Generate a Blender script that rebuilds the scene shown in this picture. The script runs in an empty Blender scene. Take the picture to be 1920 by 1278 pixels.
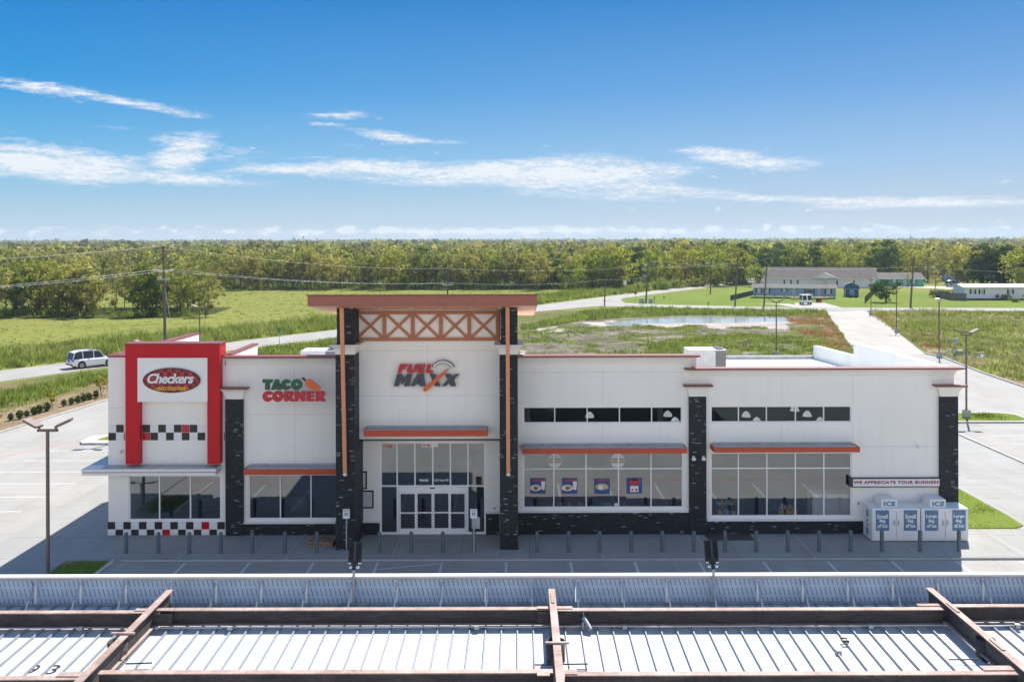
import bpy, bmesh, math, random
import numpy as np
from mathutils import Vector, Matrix, noise as mn

sc = bpy.context.scene
R = math.radians
PI = math.pi

# ------------------------------------------------------------------ camera
FPX, PX, PY, CAMZ, ROLL = 1750.0, 972.0, 452.0, 13.7, 0.0026
cam = bpy.data.cameras.new("camera"); camo = bpy.data.objects.new("camera", cam)
sc.collection.objects.link(camo); sc.camera = camo
cam.sensor_width = 36.0; cam.lens = 36.0 * FPX / 1920.0
cam.shift_x = -12.0 / 1920.0; cam.shift_y = -187.0 / 1920.0
cam.clip_start = 0.5; cam.clip_end = 12000
camo.matrix_world = Matrix.Translation((0, 0, CAMZ)) @ Matrix.Rotation(R(90), 4, 'X') @ Matrix.Rotation(-ROLL, 4, 'Z')

# ------------------------------------------------------------------ light
SUN_EL, SUN_AZ = 51.5, 23.6        # azimuth from +Y towards +X
sd = Vector((math.sin(R(SUN_AZ)) * math.cos(R(SUN_EL)), math.cos(R(SUN_AZ)) * math.cos(R(SUN_EL)), math.sin(R(SUN_EL))))
sl = bpy.data.lights.new("sun", 'SUN'); sl.energy = 4.3; sl.angle = R(0.5); sl.color = (1.0, 0.955, 0.88)
so = bpy.data.objects.new("sun", sl); sc.collection.objects.link(so)
so.rotation_euler = sd.to_track_quat('Z', 'Y').to_euler(); so.location = (40, 60, 80)
sc.view_settings.view_transform = 'Standard'; sc.view_settings.look = 'None'
sc.view_settings.gamma = 1.0; sc.view_settings.exposure = 0.98
try: sc.view_settings.use_curve_mapping = False
except Exception: pass
sc.cycles.max_bounces = 8; sc.cycles.diffuse_bounces = 4; sc.cycles.transparent_max_bounces = 16
sc.cycles.use_denoising = True

wd = bpy.data.worlds.new("World"); sc.world = wd; wd.use_nodes = True
nt = wd.node_tree; N = nt.nodes; L = nt.links
for n in list(N): N.remove(n)
def nd(t, **k):
    n = N.new(t)
    for a, b in k.items(): setattr(n, a, b)
    return n
def mth(op, a, b=None, c=None, clamp=False):
    n = N.new('ShaderNodeMath'); n.operation = op; n.use_clamp = clamp
    for i, s in enumerate((a, b, c)):
        if s is None: continue
        if isinstance(s, (int, float)): n.inputs[i].default_value = s
        else: L.new(s, n.inputs[i])
    return n.outputs[0]
SKY_STRENGTH = 0.10
out = nd('ShaderNodeOutputWorld'); bg = nd('ShaderNodeBackground'); bg.inputs[1].default_value = SKY_STRENGTH
sky = nd('ShaderNodeTexSky'); sky.sky_type = 'NISHITA'; sky.sun_disc = False
sky.sun_elevation = R(SUN_EL); sky.sun_rotation = R(SUN_AZ)
sky.air_density = 1.0; sky.dust_density = 0.3; sky.ozone_density = 2.0; sky.altitude = 0
tc = nd('ShaderNodeTexCoord'); sep = nd('ShaderNodeSeparateXYZ'); L.new(tc.outputs['Generated'], sep.inputs[0])
dx, dy, dz = sep.outputs
az = mth('MULTIPLY', mth('ARCTAN2', dx, dy), 57.2958)
el = mth('MULTIPLY', mth('ARCSINE', dz), 57.2958)
def dirn(x, y):        # photo pixel -> (azimuth, elevation) of that bit of sky, degrees
    u = (x - PX) / FPX; v = (PY - y) / FPX
    return math.degrees(math.atan2(u, 1)), math.degrees(math.atan2(v, math.hypot(1, u)))
def dirn(x, y):        # photo pixel -> (azimuth, elevation) of that bit of sky, degrees
    u = (x - PX) / FPX; v = (PY - y) / FPX
    return math.degrees(math.atan2(u, 1)), math.degrees(math.atan2(v, math.hypot(1, u)))
# cloud banks: pixel centre, half width, half height (px), slope, weight
BANKS = [(110, 306, 200, 32, 4, 1.2), (330, 332, 170, 17, 3, .9), (345, 288, 75, 34, -25, 1.15), (420, 285, 95, 14, 2, .8), (330, 258, 60, 12, -4, .8), (220, 240, 45, 4, 1, .7),
         (90, 165, 130, 12, 7, 1.0), (230, 188, 180, 9, 9, 1.15), (20, 258, 60, 10, 4, .5), (620, 214, 72, 6, -2, .9), (655, 222, 45, 4, 2, .7), (608, 232, 38, 5, 2, .8),
         (650, 274, 34, 4, 0, .7), (735, 256, 85, 11, 7, 1.0), (810, 264, 75, 6, 4, .8), (560, 316, 160, 14, -1, 1.0), (740, 318, 190, 20, 3, 1.1), (930, 322, 200, 22, 2, 1.1),
         (1090, 325, 175, 34, 2, 1.25), (1230, 318, 110, 14, 4, .9), (900, 340, 330, 14, 2, .9), (1200, 352, 200, 14, 4, .9), (1380, 296, 130, 17, 9, 1.1), (1470, 310, 85, 16, 2, .9),
         (1480, 375, 300, 8, 2, .85), (1700, 381, 250, 12, 0, 1.1), (1840, 378, 160, 10, 1, .9), (1895, 344, 40, 4, 0, .6), (1100, 365, 260, 13, 4, .75)]
# clear-sky radiance near the horizon, eased into the Nishita sky higher up (the same for camera and light)
def wramp(fac, stops):
    r = nd('ShaderNodeValToRGB'); e = r.color_ramp.elements
    while len(e) > 1: e.remove(e[-1])
    e[0].position = stops[0][0]; e[0].color = (*stops[0][1], 1)
    for p, c in stops[1:]:
        k = e.new(p); k.color = (*c, 1)
    L.new(fac, r.inputs[0]); return r.outputs[0]
SKY_GAIN = 0.515
lowsky = wramp(mth('DIVIDE', el, 30.0, None, True), [(0.0, (0.53, 0.63, 0.70)), (0.06, (0.47, 0.62, 0.75)), (0.16, (0.30, 0.54, 0.81)), (0.30, (0.135, 0.38, 0.76)), (0.50, (0.030, 0.235, 0.62)), (1.0, (0.035, 0.16, 0.50))])
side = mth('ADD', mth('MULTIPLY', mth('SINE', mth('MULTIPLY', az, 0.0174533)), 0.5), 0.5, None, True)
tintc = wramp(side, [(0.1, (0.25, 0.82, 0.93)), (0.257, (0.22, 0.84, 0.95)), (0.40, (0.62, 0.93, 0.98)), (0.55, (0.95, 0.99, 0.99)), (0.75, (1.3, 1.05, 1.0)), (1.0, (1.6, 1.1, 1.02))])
m1 = nd('ShaderNodeMix'); m1.data_type = 'RGBA'; m1.blend_type = 'MULTIPLY'; L.new(mth('DIVIDE', el, 9.5, None, True), m1.inputs[0])
ca = [i for i in m1.inputs if i.type == 'RGBA']; L.new(lowsky, ca[0]); L.new(tintc, ca[1]); m1o = [o for o in m1.outputs if o.type == 'RGBA'][0]
rear = mth('MULTIPLY', mth('COSINE', mth('MULTIPLY', az, 0.0174533)), -1.0, None, True)      # low sky behind the viewer, brightened as added fill for the facade
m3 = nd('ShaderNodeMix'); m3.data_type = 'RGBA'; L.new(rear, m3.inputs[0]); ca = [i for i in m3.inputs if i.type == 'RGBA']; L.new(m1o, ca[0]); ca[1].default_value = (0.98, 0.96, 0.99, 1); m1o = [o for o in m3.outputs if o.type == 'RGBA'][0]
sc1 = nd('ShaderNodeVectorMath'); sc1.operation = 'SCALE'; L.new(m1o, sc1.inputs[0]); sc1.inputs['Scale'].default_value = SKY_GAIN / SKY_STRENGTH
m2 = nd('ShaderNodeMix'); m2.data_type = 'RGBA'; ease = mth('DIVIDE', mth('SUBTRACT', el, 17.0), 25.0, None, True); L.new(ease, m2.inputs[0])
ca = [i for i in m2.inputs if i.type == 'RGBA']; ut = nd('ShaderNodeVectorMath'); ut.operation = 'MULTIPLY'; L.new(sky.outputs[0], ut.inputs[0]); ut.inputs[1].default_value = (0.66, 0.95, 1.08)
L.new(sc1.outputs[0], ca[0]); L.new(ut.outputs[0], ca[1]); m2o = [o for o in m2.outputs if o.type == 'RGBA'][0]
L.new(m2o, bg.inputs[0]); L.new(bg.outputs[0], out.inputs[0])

# ------------------------------------------------------------------ pixel helpers (reading the photo)
def unroll(x, y):
    a = x - PX; b = y - PY
    return a - ROLL * b, b + ROLL * a
def at(x, y, Y):                     # point at depth Y
    a, b = unroll(x, y); return Vector((a * Y / FPX, Y, CAMZ - b * Y / FPX))
def gnd(x, y, z=0.0):                # point on the ground
    a, b = unroll(x, y); Y = (CAMZ - z) * FPX / b; return Vector((a * Y / FPX, Y, z))
def rc(x0, y0, x1, y1, Y):           # rectangle on a wall at depth Y -> X0,X1,Zlow,Zhigh
    xm, ym = (x0 + x1) / 2, (y0 + y1) / 2
    return at(x0, ym, Y).x, at(x1, ym, Y).x, at(xm, y1, Y).z, at(xm, y0, Y).z

# ------------------------------------------------------------------ materials
def new_mat(name):
    m = bpy.data.materials.new(name); m.use_nodes = True
    return m, m.node_tree, m.node_tree.nodes['Principled BSDF']
def ramp(t, fac, stops, interp='LINEAR'):
    r = t.nodes.new('ShaderNodeValToRGB'); r.color_ramp.interpolation = interp
    e = r.color_ramp.elements
    while len(e) > 1: e.remove(e[-1])
    e[0].position = stops[0][0]; e[0].color = (*stops[0][1], 1)
    for p, c in stops[1:]:
        k = e.new(p); k.color = (*c, 1)
    t.links.new(fac, r.inputs[0]); return r.outputs[0]
def tnoise(t, vec, scale, detail=3, rough=0.5, dist=0.0):
    n = t.nodes.new('ShaderNodeTexNoise'); n.inputs['Scale'].default_value = scale; n.inputs['Detail'].default_value = detail
    n.inputs['Roughness'].default_value = rough; n.inputs['Distortion'].default_value = dist
    if vec is not None: t.links.new(vec, n.inputs['Vector'])
    return n.outputs['Fac']
def tmap(t, vec, scale=(1, 1, 1), rot=(0, 0, 0), loc=(0, 0, 0)):
    m = t.nodes.new('ShaderNodeMapping'); m.inputs['Scale'].default_value = scale; m.inputs['Rotation'].default_value = rot; m.inputs['Location'].default_value = loc
    t.links.new(vec, m.inputs[0]); return m.outputs[0]
def tmix(t, fac, a, b, blend='MIX'):
    m = t.nodes.new('ShaderNodeMix'); m.data_type = 'RGBA'; m.blend_type = blend
    for s, v in (('Factor', fac), ('A', a), ('B', b)):
        i = m.inputs[s] if s != 'Factor' else m.inputs[0]
        if s in 'AB': i = [q for q in m.inputs if q.name == s and q.type == 'RGBA'][0]
        if isinstance(v, (int, float)): i.default_value = v
        elif isinstance(v, tuple): i.default_value = (*v, 1) if len(v) == 3 else v
        else: t.links.new(v, i)
    return [q for q in m.outputs if q.type == 'RGBA'][0]
def tm(t, op, a, b=None, clamp=False):
    n = t.nodes.new('ShaderNodeMath'); n.operation = op; n.use_clamp = clamp
    for i, s in enumerate((a, b)):
        if s is None: continue
        if isinstance(s, (int, float)): n.inputs[i].default_value = s
        else: t.links.new(s, n.inputs[i])
    return n.outputs[0]
def tpos(t): return t.nodes.new('ShaderNodeNewGeometry').outputs['Position']
def tobj(t): return t.nodes.new('ShaderNodeTexCoord').outputs['Object']
def tbump(t, b, h, strength, dist=0.02):
    n = t.nodes.new('ShaderNodeBump'); n.inputs['Strength'].default_value = strength; n.inputs['Distance'].default_value = dist
    t.links.new(h, n.inputs['Height']); t.links.new(n.outputs[0], b.inputs['Normal'])
def mat(name, col, rough=0.6, metal=0.0, var=0.12, scale=2.0, bump=0.0, bscale=40.0, stretch=(1, 1, 1), spec=0.5):
    m, t, b = new_mat(name)
    v = tmap(t, tpos(t), stretch)
    f = tnoise(t, v, scale, 4, 0.6)
    c = ramp(t, f, [(0.3, tuple(x * (1 - var) for x in col)), (0.7, tuple(min(1, x * (1 + var)) for x in col))])
    t.links.new(c, b.inputs['Base Color'])
    b.inputs['Roughness'].default_value = rough; b.inputs['Metallic'].default_value = metal
    b.inputs['Specular IOR Level'].default_value = spec
    if bump: tbump(t, b, tnoise(t, tpos(t), bscale, 3, 0.6), bump, 0.01)
    return m

M = {}
M['stucco'] = mat('stucco', (0.83, 0.825, 0.805), 0.9, var=0.035, scale=0.35, bump=0.35, bscale=55, spec=0.2)
def stucco_mat():
    m, t, b = new_mat('stucco'); p = tpos(t)
    a = tnoise(t, p, 0.35, 4, 0.6); st = tnoise(t, tmap(t, p, (3.0, 3.0, .22)), 1.0, 5, 0.65); fn = tnoise(t, p, 26, 3, 0.7)
    c = ramp(t, a, [(0.3, (0.88, 0.86, 0.81)), (0.7, (0.92, 0.90, 0.85))])
    c = tmix(t, 0.28, c, ramp(t, st, [(0.28, (0.86, 0.85, 0.83)), (0.5, (1, 1, 1))]), 'MULTIPLY'); c = tmix(t, 0.5, c, ramp(t, fn, [(0.3, (0.93, 0.93, 0.93)), (0.6, (1, 1, 1))]), 'MULTIPLY')
    s_ = t.nodes.new('ShaderNodeSeparateXYZ'); t.links.new(p, s_.inputs[0]); low = tm(t, 'SUBTRACT', 1.0, tm(t, 'DIVIDE', tm(t, 'SUBTRACT', s_.outputs[2], 0.1), 0.9), True)
    t.links.new(c, b.inputs['Base Color']); b.inputs['Roughness'].default_value = 0.92; b.inputs['Specular IOR Level'].default_value = 0.2; tbump(t, b, tnoise(t, p, 50, 3, .7), 0.4, 0.01); return m
M['stucco'] = stucco_mat()
M['stucco_trim'] = mat('cream_trim', (0.82, 0.80, 0.755), 0.85, var=0.03, scale=1, spec=0.2)
M['groove'] = mat('stucco_groove', (0.56, 0.56, 0.55), 0.9, var=0.05)
M['cap'] = mat('oxide_red_coping', (0.21, 0.045, 0.035), 0.45, var=0.08)
M['red'] = mat('signal_red_panel', (0.56, 0.006, 0.016), 0.5, var=0.06, scale=0.8, bump=0.2, bscale=60, spec=0.3)
M['awning'] = mat('awning_red', (0.50, 0.085, 0.04), 0.5, var=0.05, spec=0.3)
M['galv'] = mat('grey_sheet_metal', (0.42, 0.44, 0.46), 0.45, 0.3, var=0.15, scale=3)
M['brown'] = mat('rust_brown_trim', (0.46, 0.175, 0.085), 0.6, var=0.06, scale=3)
M['roofbrown'] = mat('brown_fascia', (0.36, 0.125, 0.085), 0.6, var=0.06, scale=3)
M['soffit'] = mat('salmon_soffit', (0.74, 0.34, 0.18), 0.6, var=0.03)
M['strut'] = mat('copper_paint', (0.66, 0.28, 0.13), 0.45, var=0.04)
M['alu'] = mat('aluminium', (0.88, 0.88, 0.88), 0.4, 0.0, var=0.03)
M['black'] = mat('black_paint', (0.018, 0.017, 0.017), 0.5, var=0.2)
M['dark'] = mat('dark_steel', (0.045, 0.045, 0.05), 0.45, 0.2, var=0.2)
M['bronze'] = mat('bronze_pole', (0.17, 0.125, 0.105), 0.45, 0.3, var=0.1)
M['white'] = mat('white_paint', (0.80, 0.80, 0.79), 0.5, var=0.02)
M['bollard'] = mat('slate_blue_paint', (0.10, 0.135, 0.155), 0.5, var=0.12, scale=6)
M['rib'] = mat('rib_grey', (0.30, 0.32, 0.345), 0.5, var=0.1)
M['roofm'] = mat('white_roof_membrane', (0.78, 0.77, 0.74), 0.8, var=0.05, scale=0.6)
M['wood'] = mat('weathered_wood', (0.30, 0.20, 0.12), 0.85, var=0.3, scale=5, stretch=(1, 6, 1))
M['polewood'] = mat('pole_wood', (0.13, 0.10, 0.085), 0.9, var=0.25, scale=3, stretch=(8, 8, .6))
M['concbase'] = mat('precast_concrete', (0.42, 0.42, 0.41), 0.9, var=0.1, scale=4)
M['kerb'] = mat('kerb_concrete', (0.50, 0.48, 0.45), 0.9, var=0.12, scale=1.5)
M['stripe'] = mat('white_road_paint', (0.56, 0.56, 0.545), 0.8, var=0.1, scale=5)
M['redline'] = mat('red_road_paint', (0.62, 0.18, 0.15), 0.8, var=0.15, scale=3)
M['green'] = mat('letter_green', (0.0, 0.085, 0.04), 0.25, var=0.2, scale=3)
M['letred'] = mat('letter_red', (0.50, 0.005, 0.02), 0.22, var=0.25, scale=3)
M['letgrey'] = mat('letter_charcoal', (0.05, 0.06, 0.075), 0.4, var=0.1)
M['orange'] = mat('letter_orange', (0.72, 0.13, 0.025), 0.35, var=0.08)
M['yellow'] = mat('letter_yellow', (0.85, 0.55, 0.03), 0.4, var=0.05)
M['tyre'] = mat('tyre_rubber', (0.02, 0.02, 0.02), 0.8, var=0.1)
M['blueposter'] = mat('poster_blue', (0.025, 0.08, 0.26), 0.5, var=0.25, scale=1.5)
M['iceblue'] = mat('ice_poster', (0.10, 0.21, 0.33), 0.45, var=0.5, scale=14)
M['insul'] = mat('grey_porcelain', (0.6, 0.62, 0.64), 0.3, var=0.05)
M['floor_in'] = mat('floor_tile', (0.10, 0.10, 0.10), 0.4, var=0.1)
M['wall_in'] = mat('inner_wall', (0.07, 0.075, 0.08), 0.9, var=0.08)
M['teal'] = mat('teal_cooler', (0.02, 0.16, 0.22), 0.4, var=0.3, scale=5)
M['brass'] = mat('sign_green', (0.0, 0.28, 0.15), 0.5, var=0.05)
M['pendant'] = mat('dome_reflector', (0.8, 0.82, 0.84), 0.2, var=0.05); M['pendant'].node_tree.nodes['Principled BSDF'].inputs['Emission Color'].default_value = (1, 1, 1, 1); M['pendant'].node_tree.nodes['Principled BSDF'].inputs['Emission Strength'].default_value = 0.25
M['lamp_lens'] = mat('lamp_lens', (0.75, 0.76, 0.78), 0.25, var=0.05)

def glass_mat(name, tint, refl, col=(0.9, 0.95, 1.0)):
    m = bpy.data.materials.new(name); m.use_nodes = True; t = m.node_tree
    for n in list(t.nodes): t.nodes.remove(n)
    o = t.nodes.new('ShaderNodeOutputMaterial'); mx = t.nodes.new('ShaderNodeMixShader')
    tr = t.nodes.new('ShaderNodeBsdfTransparent'); tr.inputs[0].default_value = (*tint, 1)
    gl = t.nodes.new('ShaderNodeBsdfGlossy'); gl.inputs['Roughness'].default_value = 0.012; gl.inputs[0].default_value = (*col, 1)
    lw = t.nodes.new('ShaderNodeLayerWeight'); lw.inputs[0].default_value = 0.35
    f = tm(t, 'ADD', tm(t, 'MULTIPLY', lw.outputs['Fresnel'], 0.8), refl, True)
    nb = t.nodes.new('ShaderNodeBump'); nb.inputs['Strength'].default_value = 0.006; nb.inputs['Distance'].default_value = 0.05
    t.links.new(tnoise(t, tpos(t), 1.2, 1), nb.inputs['Height']); t.links.new(nb.outputs[0], gl.inputs['Normal'])
    t.links.new(f, mx.inputs[0]); t.links.new(tr.outputs[0], mx.inputs[1]); t.links.new(gl.outputs[0], mx.inputs[2]); t.links.new(mx.outputs[0], o.inputs[0])
    return m
M['glass'] = glass_mat('tinted_glass', (0.66, 0.70, 0.72), 0.175)
M['glass_hi'] = glass_mat('dark_tinted_glass', (0.60, 0.68, 0.70), 0.035, (0.6, 0.72, 0.72))
M['darkglass'] = mat('dark_window_glass', (0.03, 0.035, 0.045), 0.08, var=0.2)

def slate_mat():
    m, t, b = new_mat('ledger_slate')
    s = t.nodes.new('ShaderNodeSeparateXYZ'); t.links.new(tpos(t), s.inputs[0])
    x = tm(t, 'ADD', s.outputs[0], s.outputs[1]); z = s.outputs[2]
    row = tm(t, 'FLOOR', tm(t, 'DIVIDE', z, 0.046))
    wn = t.nodes.new('ShaderNodeTexWhiteNoise'); wn.noise_dimensions = '1D'; t.links.new(row, wn.inputs['W'])
    colx = tm(t, 'ADD', tm(t, 'DIVIDE', x, 0.17), tm(t, 'MULTIPLY', wn.outputs['Value'], 7.0))
    cell = tm(t, 'FLOOR', colx)
    w2 = t.nodes.new('ShaderNodeTexWhiteNoise'); w2.noise_dimensions = '2D'
    cb = t.nodes.new('ShaderNodeCombineXYZ'); t.links.new(cell, cb.inputs[0]); t.links.new(row, cb.inputs[1]); t.links.new(cb.outputs[0], w2.inputs['Vector'])
    v = w2.outputs['Value']
    c = ramp(t, v, [(0.0, (0.006, 0.008, 0.012)), (0.45, (0.011, 0.015, 0.022)), (0.74, (0.018, 0.024, 0.034)), (0.93, (0.035, 0.043, 0.056)), (0.966, (0.18, 0.20, 0.22)), (0.992, (0.34, 0.32, 0.30))], 'CONSTANT')
    n = tnoise(t, tpos(t), 30, 3)
    c = tmix(t, 0.35, c, ramp(t, n, [(0.3, (0.3, 0.3, 0.3)), (0.7, (1, 1, 1))]), 'MULTIPLY')
    t.links.new(c, b.inputs['Base Color']); b.inputs['Roughness'].default_value = 0.6
    fz = tm(t, 'FRACT', tm(t, 'DIVIDE', z, 0.046)); edge = tm(t, 'LESS_THAN', fz, 0.12)
    h = tm(t, 'SUBTRACT', v, edge); tbump(t, b, h, 0.9, 0.02)
    return m
M['slate'] = slate_mat()

def ground_concrete(name, col, joint=4.6, jcol=0.62, stain=0.1, off=(0, 0)):
    m, t, b = new_mat(name); p = tpos(t)
    s = t.nodes.new('ShaderNodeSeparateXYZ'); t.links.new(p, s.inputs[0])
    n1 = tnoise(t, p, 0.12, 5, 0.6); n2 = tnoise(t, tmap(t, p, (1, .25, 1)), 0.5, 5, 0.65); n3 = tnoise(t, p, 9, 3, 0.7)
    base = ramp(t, n1, [(0.3, tuple(c * (1 - stain) for c in col)), (0.65, col), (0.8, tuple(min(1, c * (1 + stain * .5)) for c in col))])
    base = tmix(t, 0.5, base, ramp(t, n2, [(0.35, (0.80, 0.78, 0.76)), (0.6, (1, 1, 1))]), 'MULTIPLY')
    base = tmix(t, 0.4, base, ramp(t, n3, [(0.3, (0.86, 0.86, 0.86)), (0.7, (1.0, 1.0, 1.0))]), 'MULTIPLY')
    # slab to slab difference and sawn joints
    fx = tm(t, 'DIVIDE', tm(t, 'ADD', s.outputs[0], 200.55 + off[0]), joint); fy = tm(t, 'DIVIDE', tm(t, 'ADD', s.outputs[1], 200 + off[1]), joint)
    w = t.nodes.new('ShaderNodeTexWhiteNoise'); w.noise_dimensions = '2D'
    cb = t.nodes.new('ShaderNodeCombineXYZ'); t.links.new(tm(t, 'FLOOR', fx), cb.inputs[0]); t.links.new(tm(t, 'FLOOR', fy), cb.inputs[1]); t.links.new(cb.outputs[0], w.inputs['Vector'])
    base = tmix(t, 1.0, base, ramp(t, w.outputs['Value'], [(0, (0.93, 0.93, 0.93)), (1, (1, 1, 1))]), 'MULTIPLY')
    jw = 0.028 / joint
    j = tm(t, 'MAXIMUM', tm(t, 'LESS_THAN', tm(t, 'FRACT', fx), jw), tm(t, 'LESS_THAN', tm(t, 'FRACT', fy), jw))
    base = tmix(t, j, base, tuple(c * jcol for c in col))
    vo = t.nodes.new('ShaderNodeTexVoronoi'); vo.inputs['Scale'].default_value = 0.42; wv = tmap(t, p, (1, 1, 1)); t.links.new(wv, vo.inputs['Vector'])
    spot = tm(t, 'MULTIPLY', tm(t, 'LESS_THAN', tm(t, 'ADD', vo.outputs['Distance'], tm(t, 'MULTIPLY', n3, 0.14)), 0.155), tm(t, 'MULTIPLY', n2, 0.55))
    base = tmix(t, spot, base, tuple(c * .42 for c in col))
    tyre = tnoise(t, tmap(t, p, (.22, 2.2, 1), (0, 0, R(12))), 0.7, 6, 0.7, 1.2)
    base = tmix(t, 0.55, base, ramp(t, tyre, [(0.36, (0.84, 0.83, 0.82)), (0.47, (1, 1, 1))]), 'MULTIPLY')
    t.links.new(base, b.inputs['Base Color']); b.inputs['Roughness'].default_value = 0.9; b.inputs['Specular IOR Level'].default_value = 0.2
    tbump(t, b, n3, 0.25, 0.01)
    return m
M['lot'] = ground_concrete('parking_lot_concrete', (0.395, 0.375, 0.345))
M['walk'] = ground_concrete('walkway_concrete', (0.375, 0.365, 0.345), 3.0, 0.55)
M['road'] = ground_concrete('road_surface', (0.38, 0.36, 0.335), 40.0, 0.9, 0.12)
M['drive'] = ground_concrete('driveway_concrete', (0.46, 0.43, 0.39), 5.0, 0.8)

def grass_mat(name, stops, s1, s2, bump=0.6, stretch=(1, 1, 1)):
    m, t, b = new_mat(name); p = tmap(t, tpos(t), stretch)
    n = tm(t, 'ADD', tm(t, 'MULTIPLY', tnoise(t, p, s1, 6, 0.62, 0.4), 0.6), tm(t, 'MULTIPLY', tnoise(t, p, s2, 5, 0.7), 0.4))
    t.links.new(ramp(t, n, stops), b.inputs['Base Color']); b.inputs['Roughness'].default_value = 1.0; b.inputs['Specular IOR Level'].default_value = 0.05
    tbump(t, b, tnoise(t, p, s2 * 3, 4, 0.7), bump, 0.12)
    return m
M['field'] = grass_mat('meadow_grass', [(0.33, (0.109, 0.140, 0.025)), (0.43, (0.158, 0.177, 0.040)), (0.52, (0.212, 0.210, 0.055)), (0.60, (0.187, 0.210, 0.045)), (0.7, (0.257, 0.233, 0.085))], 0.045, 1.2, 0.6, (0.5, 1.3, 1))
M['rough'] = grass_mat('rough_ground', [(0.33, (0.06, 0.085, 0.02)), (0.47, (0.12, 0.135, 0.04)), (0.58, (0.21, 0.155, 0.085)), (0.7, (0.26, 0.175, 0.10))], 0.07, 1.6)
M['lawn'] = grass_mat('mown_lawn', [(0.35, (0.120, 0.163, 0.027)), (0.6, (0.166, 0.211, 0.041)), (0.75, (0.230, 0.232, 0.072))], 0.05, 2.5, 0.3)
M['dirt'] = grass_mat('dry_mulch', [(0.3, (0.17, 0.12, 0.07)), (0.55, (0.30, 0.22, 0.14)), (0.75, (0.40, 0.31, 0.21))], 0.3, 3.0, 0.8)
M['forestfloor'] = grass_mat('forest_floor', [(0.3, (0.03, 0.045, 0.012)), (0.7, (0.07, 0.085, 0.02))], 0.05, 1.0)
M['mud'] = grass_mat('wet_mud', [(0.3, (0.07, 0.07, 0.035)), (0.42, (0.10, 0.105, 0.045)), (0.47, (0.15, 0.125, 0.10)), (0.57, (0.25, 0.215, 0.19)), (0.68, (0.40, 0.36, 0.32))], 0.16, 1.1, 1.0, (0.7, 1.5, 1))
M['palemud'] = grass_mat('pale_dried_mud', [(0.35, (0.16, 0.13, 0.11)), (0.46, (0.36, 0.31, 0.28)), (0.55, (0.52, 0.46, 0.42)), (0.7, (0.60, 0.55, 0.51))], 0.5, 1.6, 1.0, (0.35, 2.2, 1))
def water_mat():
    m, t, b = new_mat('puddle_water'); b.inputs['Base Color'].default_value = (0.32, 0.36, 0.38, 1); b.inputs['Roughness'].default_value = 0.06
    b.inputs['Specular IOR Level'].default_value = 0.9; tbump(t, b, tnoise(t, tpos(t), 6, 3), 0.05, 0.02); return m
M['water'] = water_mat()

def leaf_mat(name, stops, transl=0.35, per_object=True):
    m = bpy.data.materials.new(name); m.use_nodes = True; t = m.node_tree
    for n in list(t.nodes): t.nodes.remove(n)
    o = t.nodes.new('ShaderNodeOutputMaterial'); mx = t.nodes.new('ShaderNodeMixShader'); mx.inputs[0].default_value = transl
    d = t.nodes.new('ShaderNodeBsdfDiffuse'); tr = t.nodes.new('ShaderNodeBsdfTranslucent')
    oi = t.nodes.new('ShaderNodeObjectInfo'); at_ = t.nodes.new('ShaderNodeAttribute'); at_.attribute_name = 'tint'
    s = t.nodes.new('ShaderNodeSeparateColor'); t.links.new(at_.outputs['Color'], s.inputs[0])
    f = tm(t, 'FRACT', tm(t, 'ADD', oi.outputs['Random'], s.outputs[1])) if per_object else s.outputs[1]
    c = ramp(t, f, stops)
    k = t.nodes.new('ShaderNodeVectorMath'); k.operation = 'SCALE'; t.links.new(c, k.inputs[0]); t.links.new(s.outputs[0], k.inputs['Scale'])
    c = k.outputs[0]
    t.links.new(c, d.inputs[0]); t.links.new(c, tr.inputs[0]); t.links.new(d.outputs[0], mx.inputs[1]); t.links.new(tr.outputs[0], mx.inputs[2]); t.links.new(mx.outputs[0], o.inputs[0])
    return m
M['leaf'] = leaf_mat('leaves', [(0.0, (0.201, 0.247, 0.045)), (0.25, (0.330, 0.326, 0.070)), (0.45, (0.425, 0.367, 0.100)), (0.6, (0.271, 0.284, 0.075)), (0.72, (0.330, 0.273, 0.100)), (0.85, (0.100, 0.147, 0.035)), (1.0, (0.389, 0.367, 0.055))], 0.5)
M['leafgold'] = leaf_mat('yellow_green_leaves', [(0.0, (0.396, 0.391, 0.055)), (0.5, (0.242, 0.309, 0.045)), (1.0, (0.418, 0.371, 0.065))], 0.5)
M['leafdark'] = leaf_mat('dark_green_leaves', [(0.0, (0.048, 0.100, 0.024)), (1.0, (0.077, 0.135, 0.036))])
M['blade'] = leaf_mat('grass_blades', [(0.0, (0.17, 0.235, 0.04)), (0.25, (0.25, 0.30, 0.06)), (0.48, (0.34, 0.35, 0.11)), (0.62, (0.42, 0.37, 0.20)), (0.72, (0.34, 0.18, 0.085)), (0.82, (0.38, 0.20, 0.10)), (0.9, (0.45, 0.42, 0.28)), (1.0, (0.17, 0.235, 0.04))], 0.5, False)
M['bark'] = mat('bark', (0.13, 0.11, 0.09), 0.95, var=0.3, scale=2)

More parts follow.
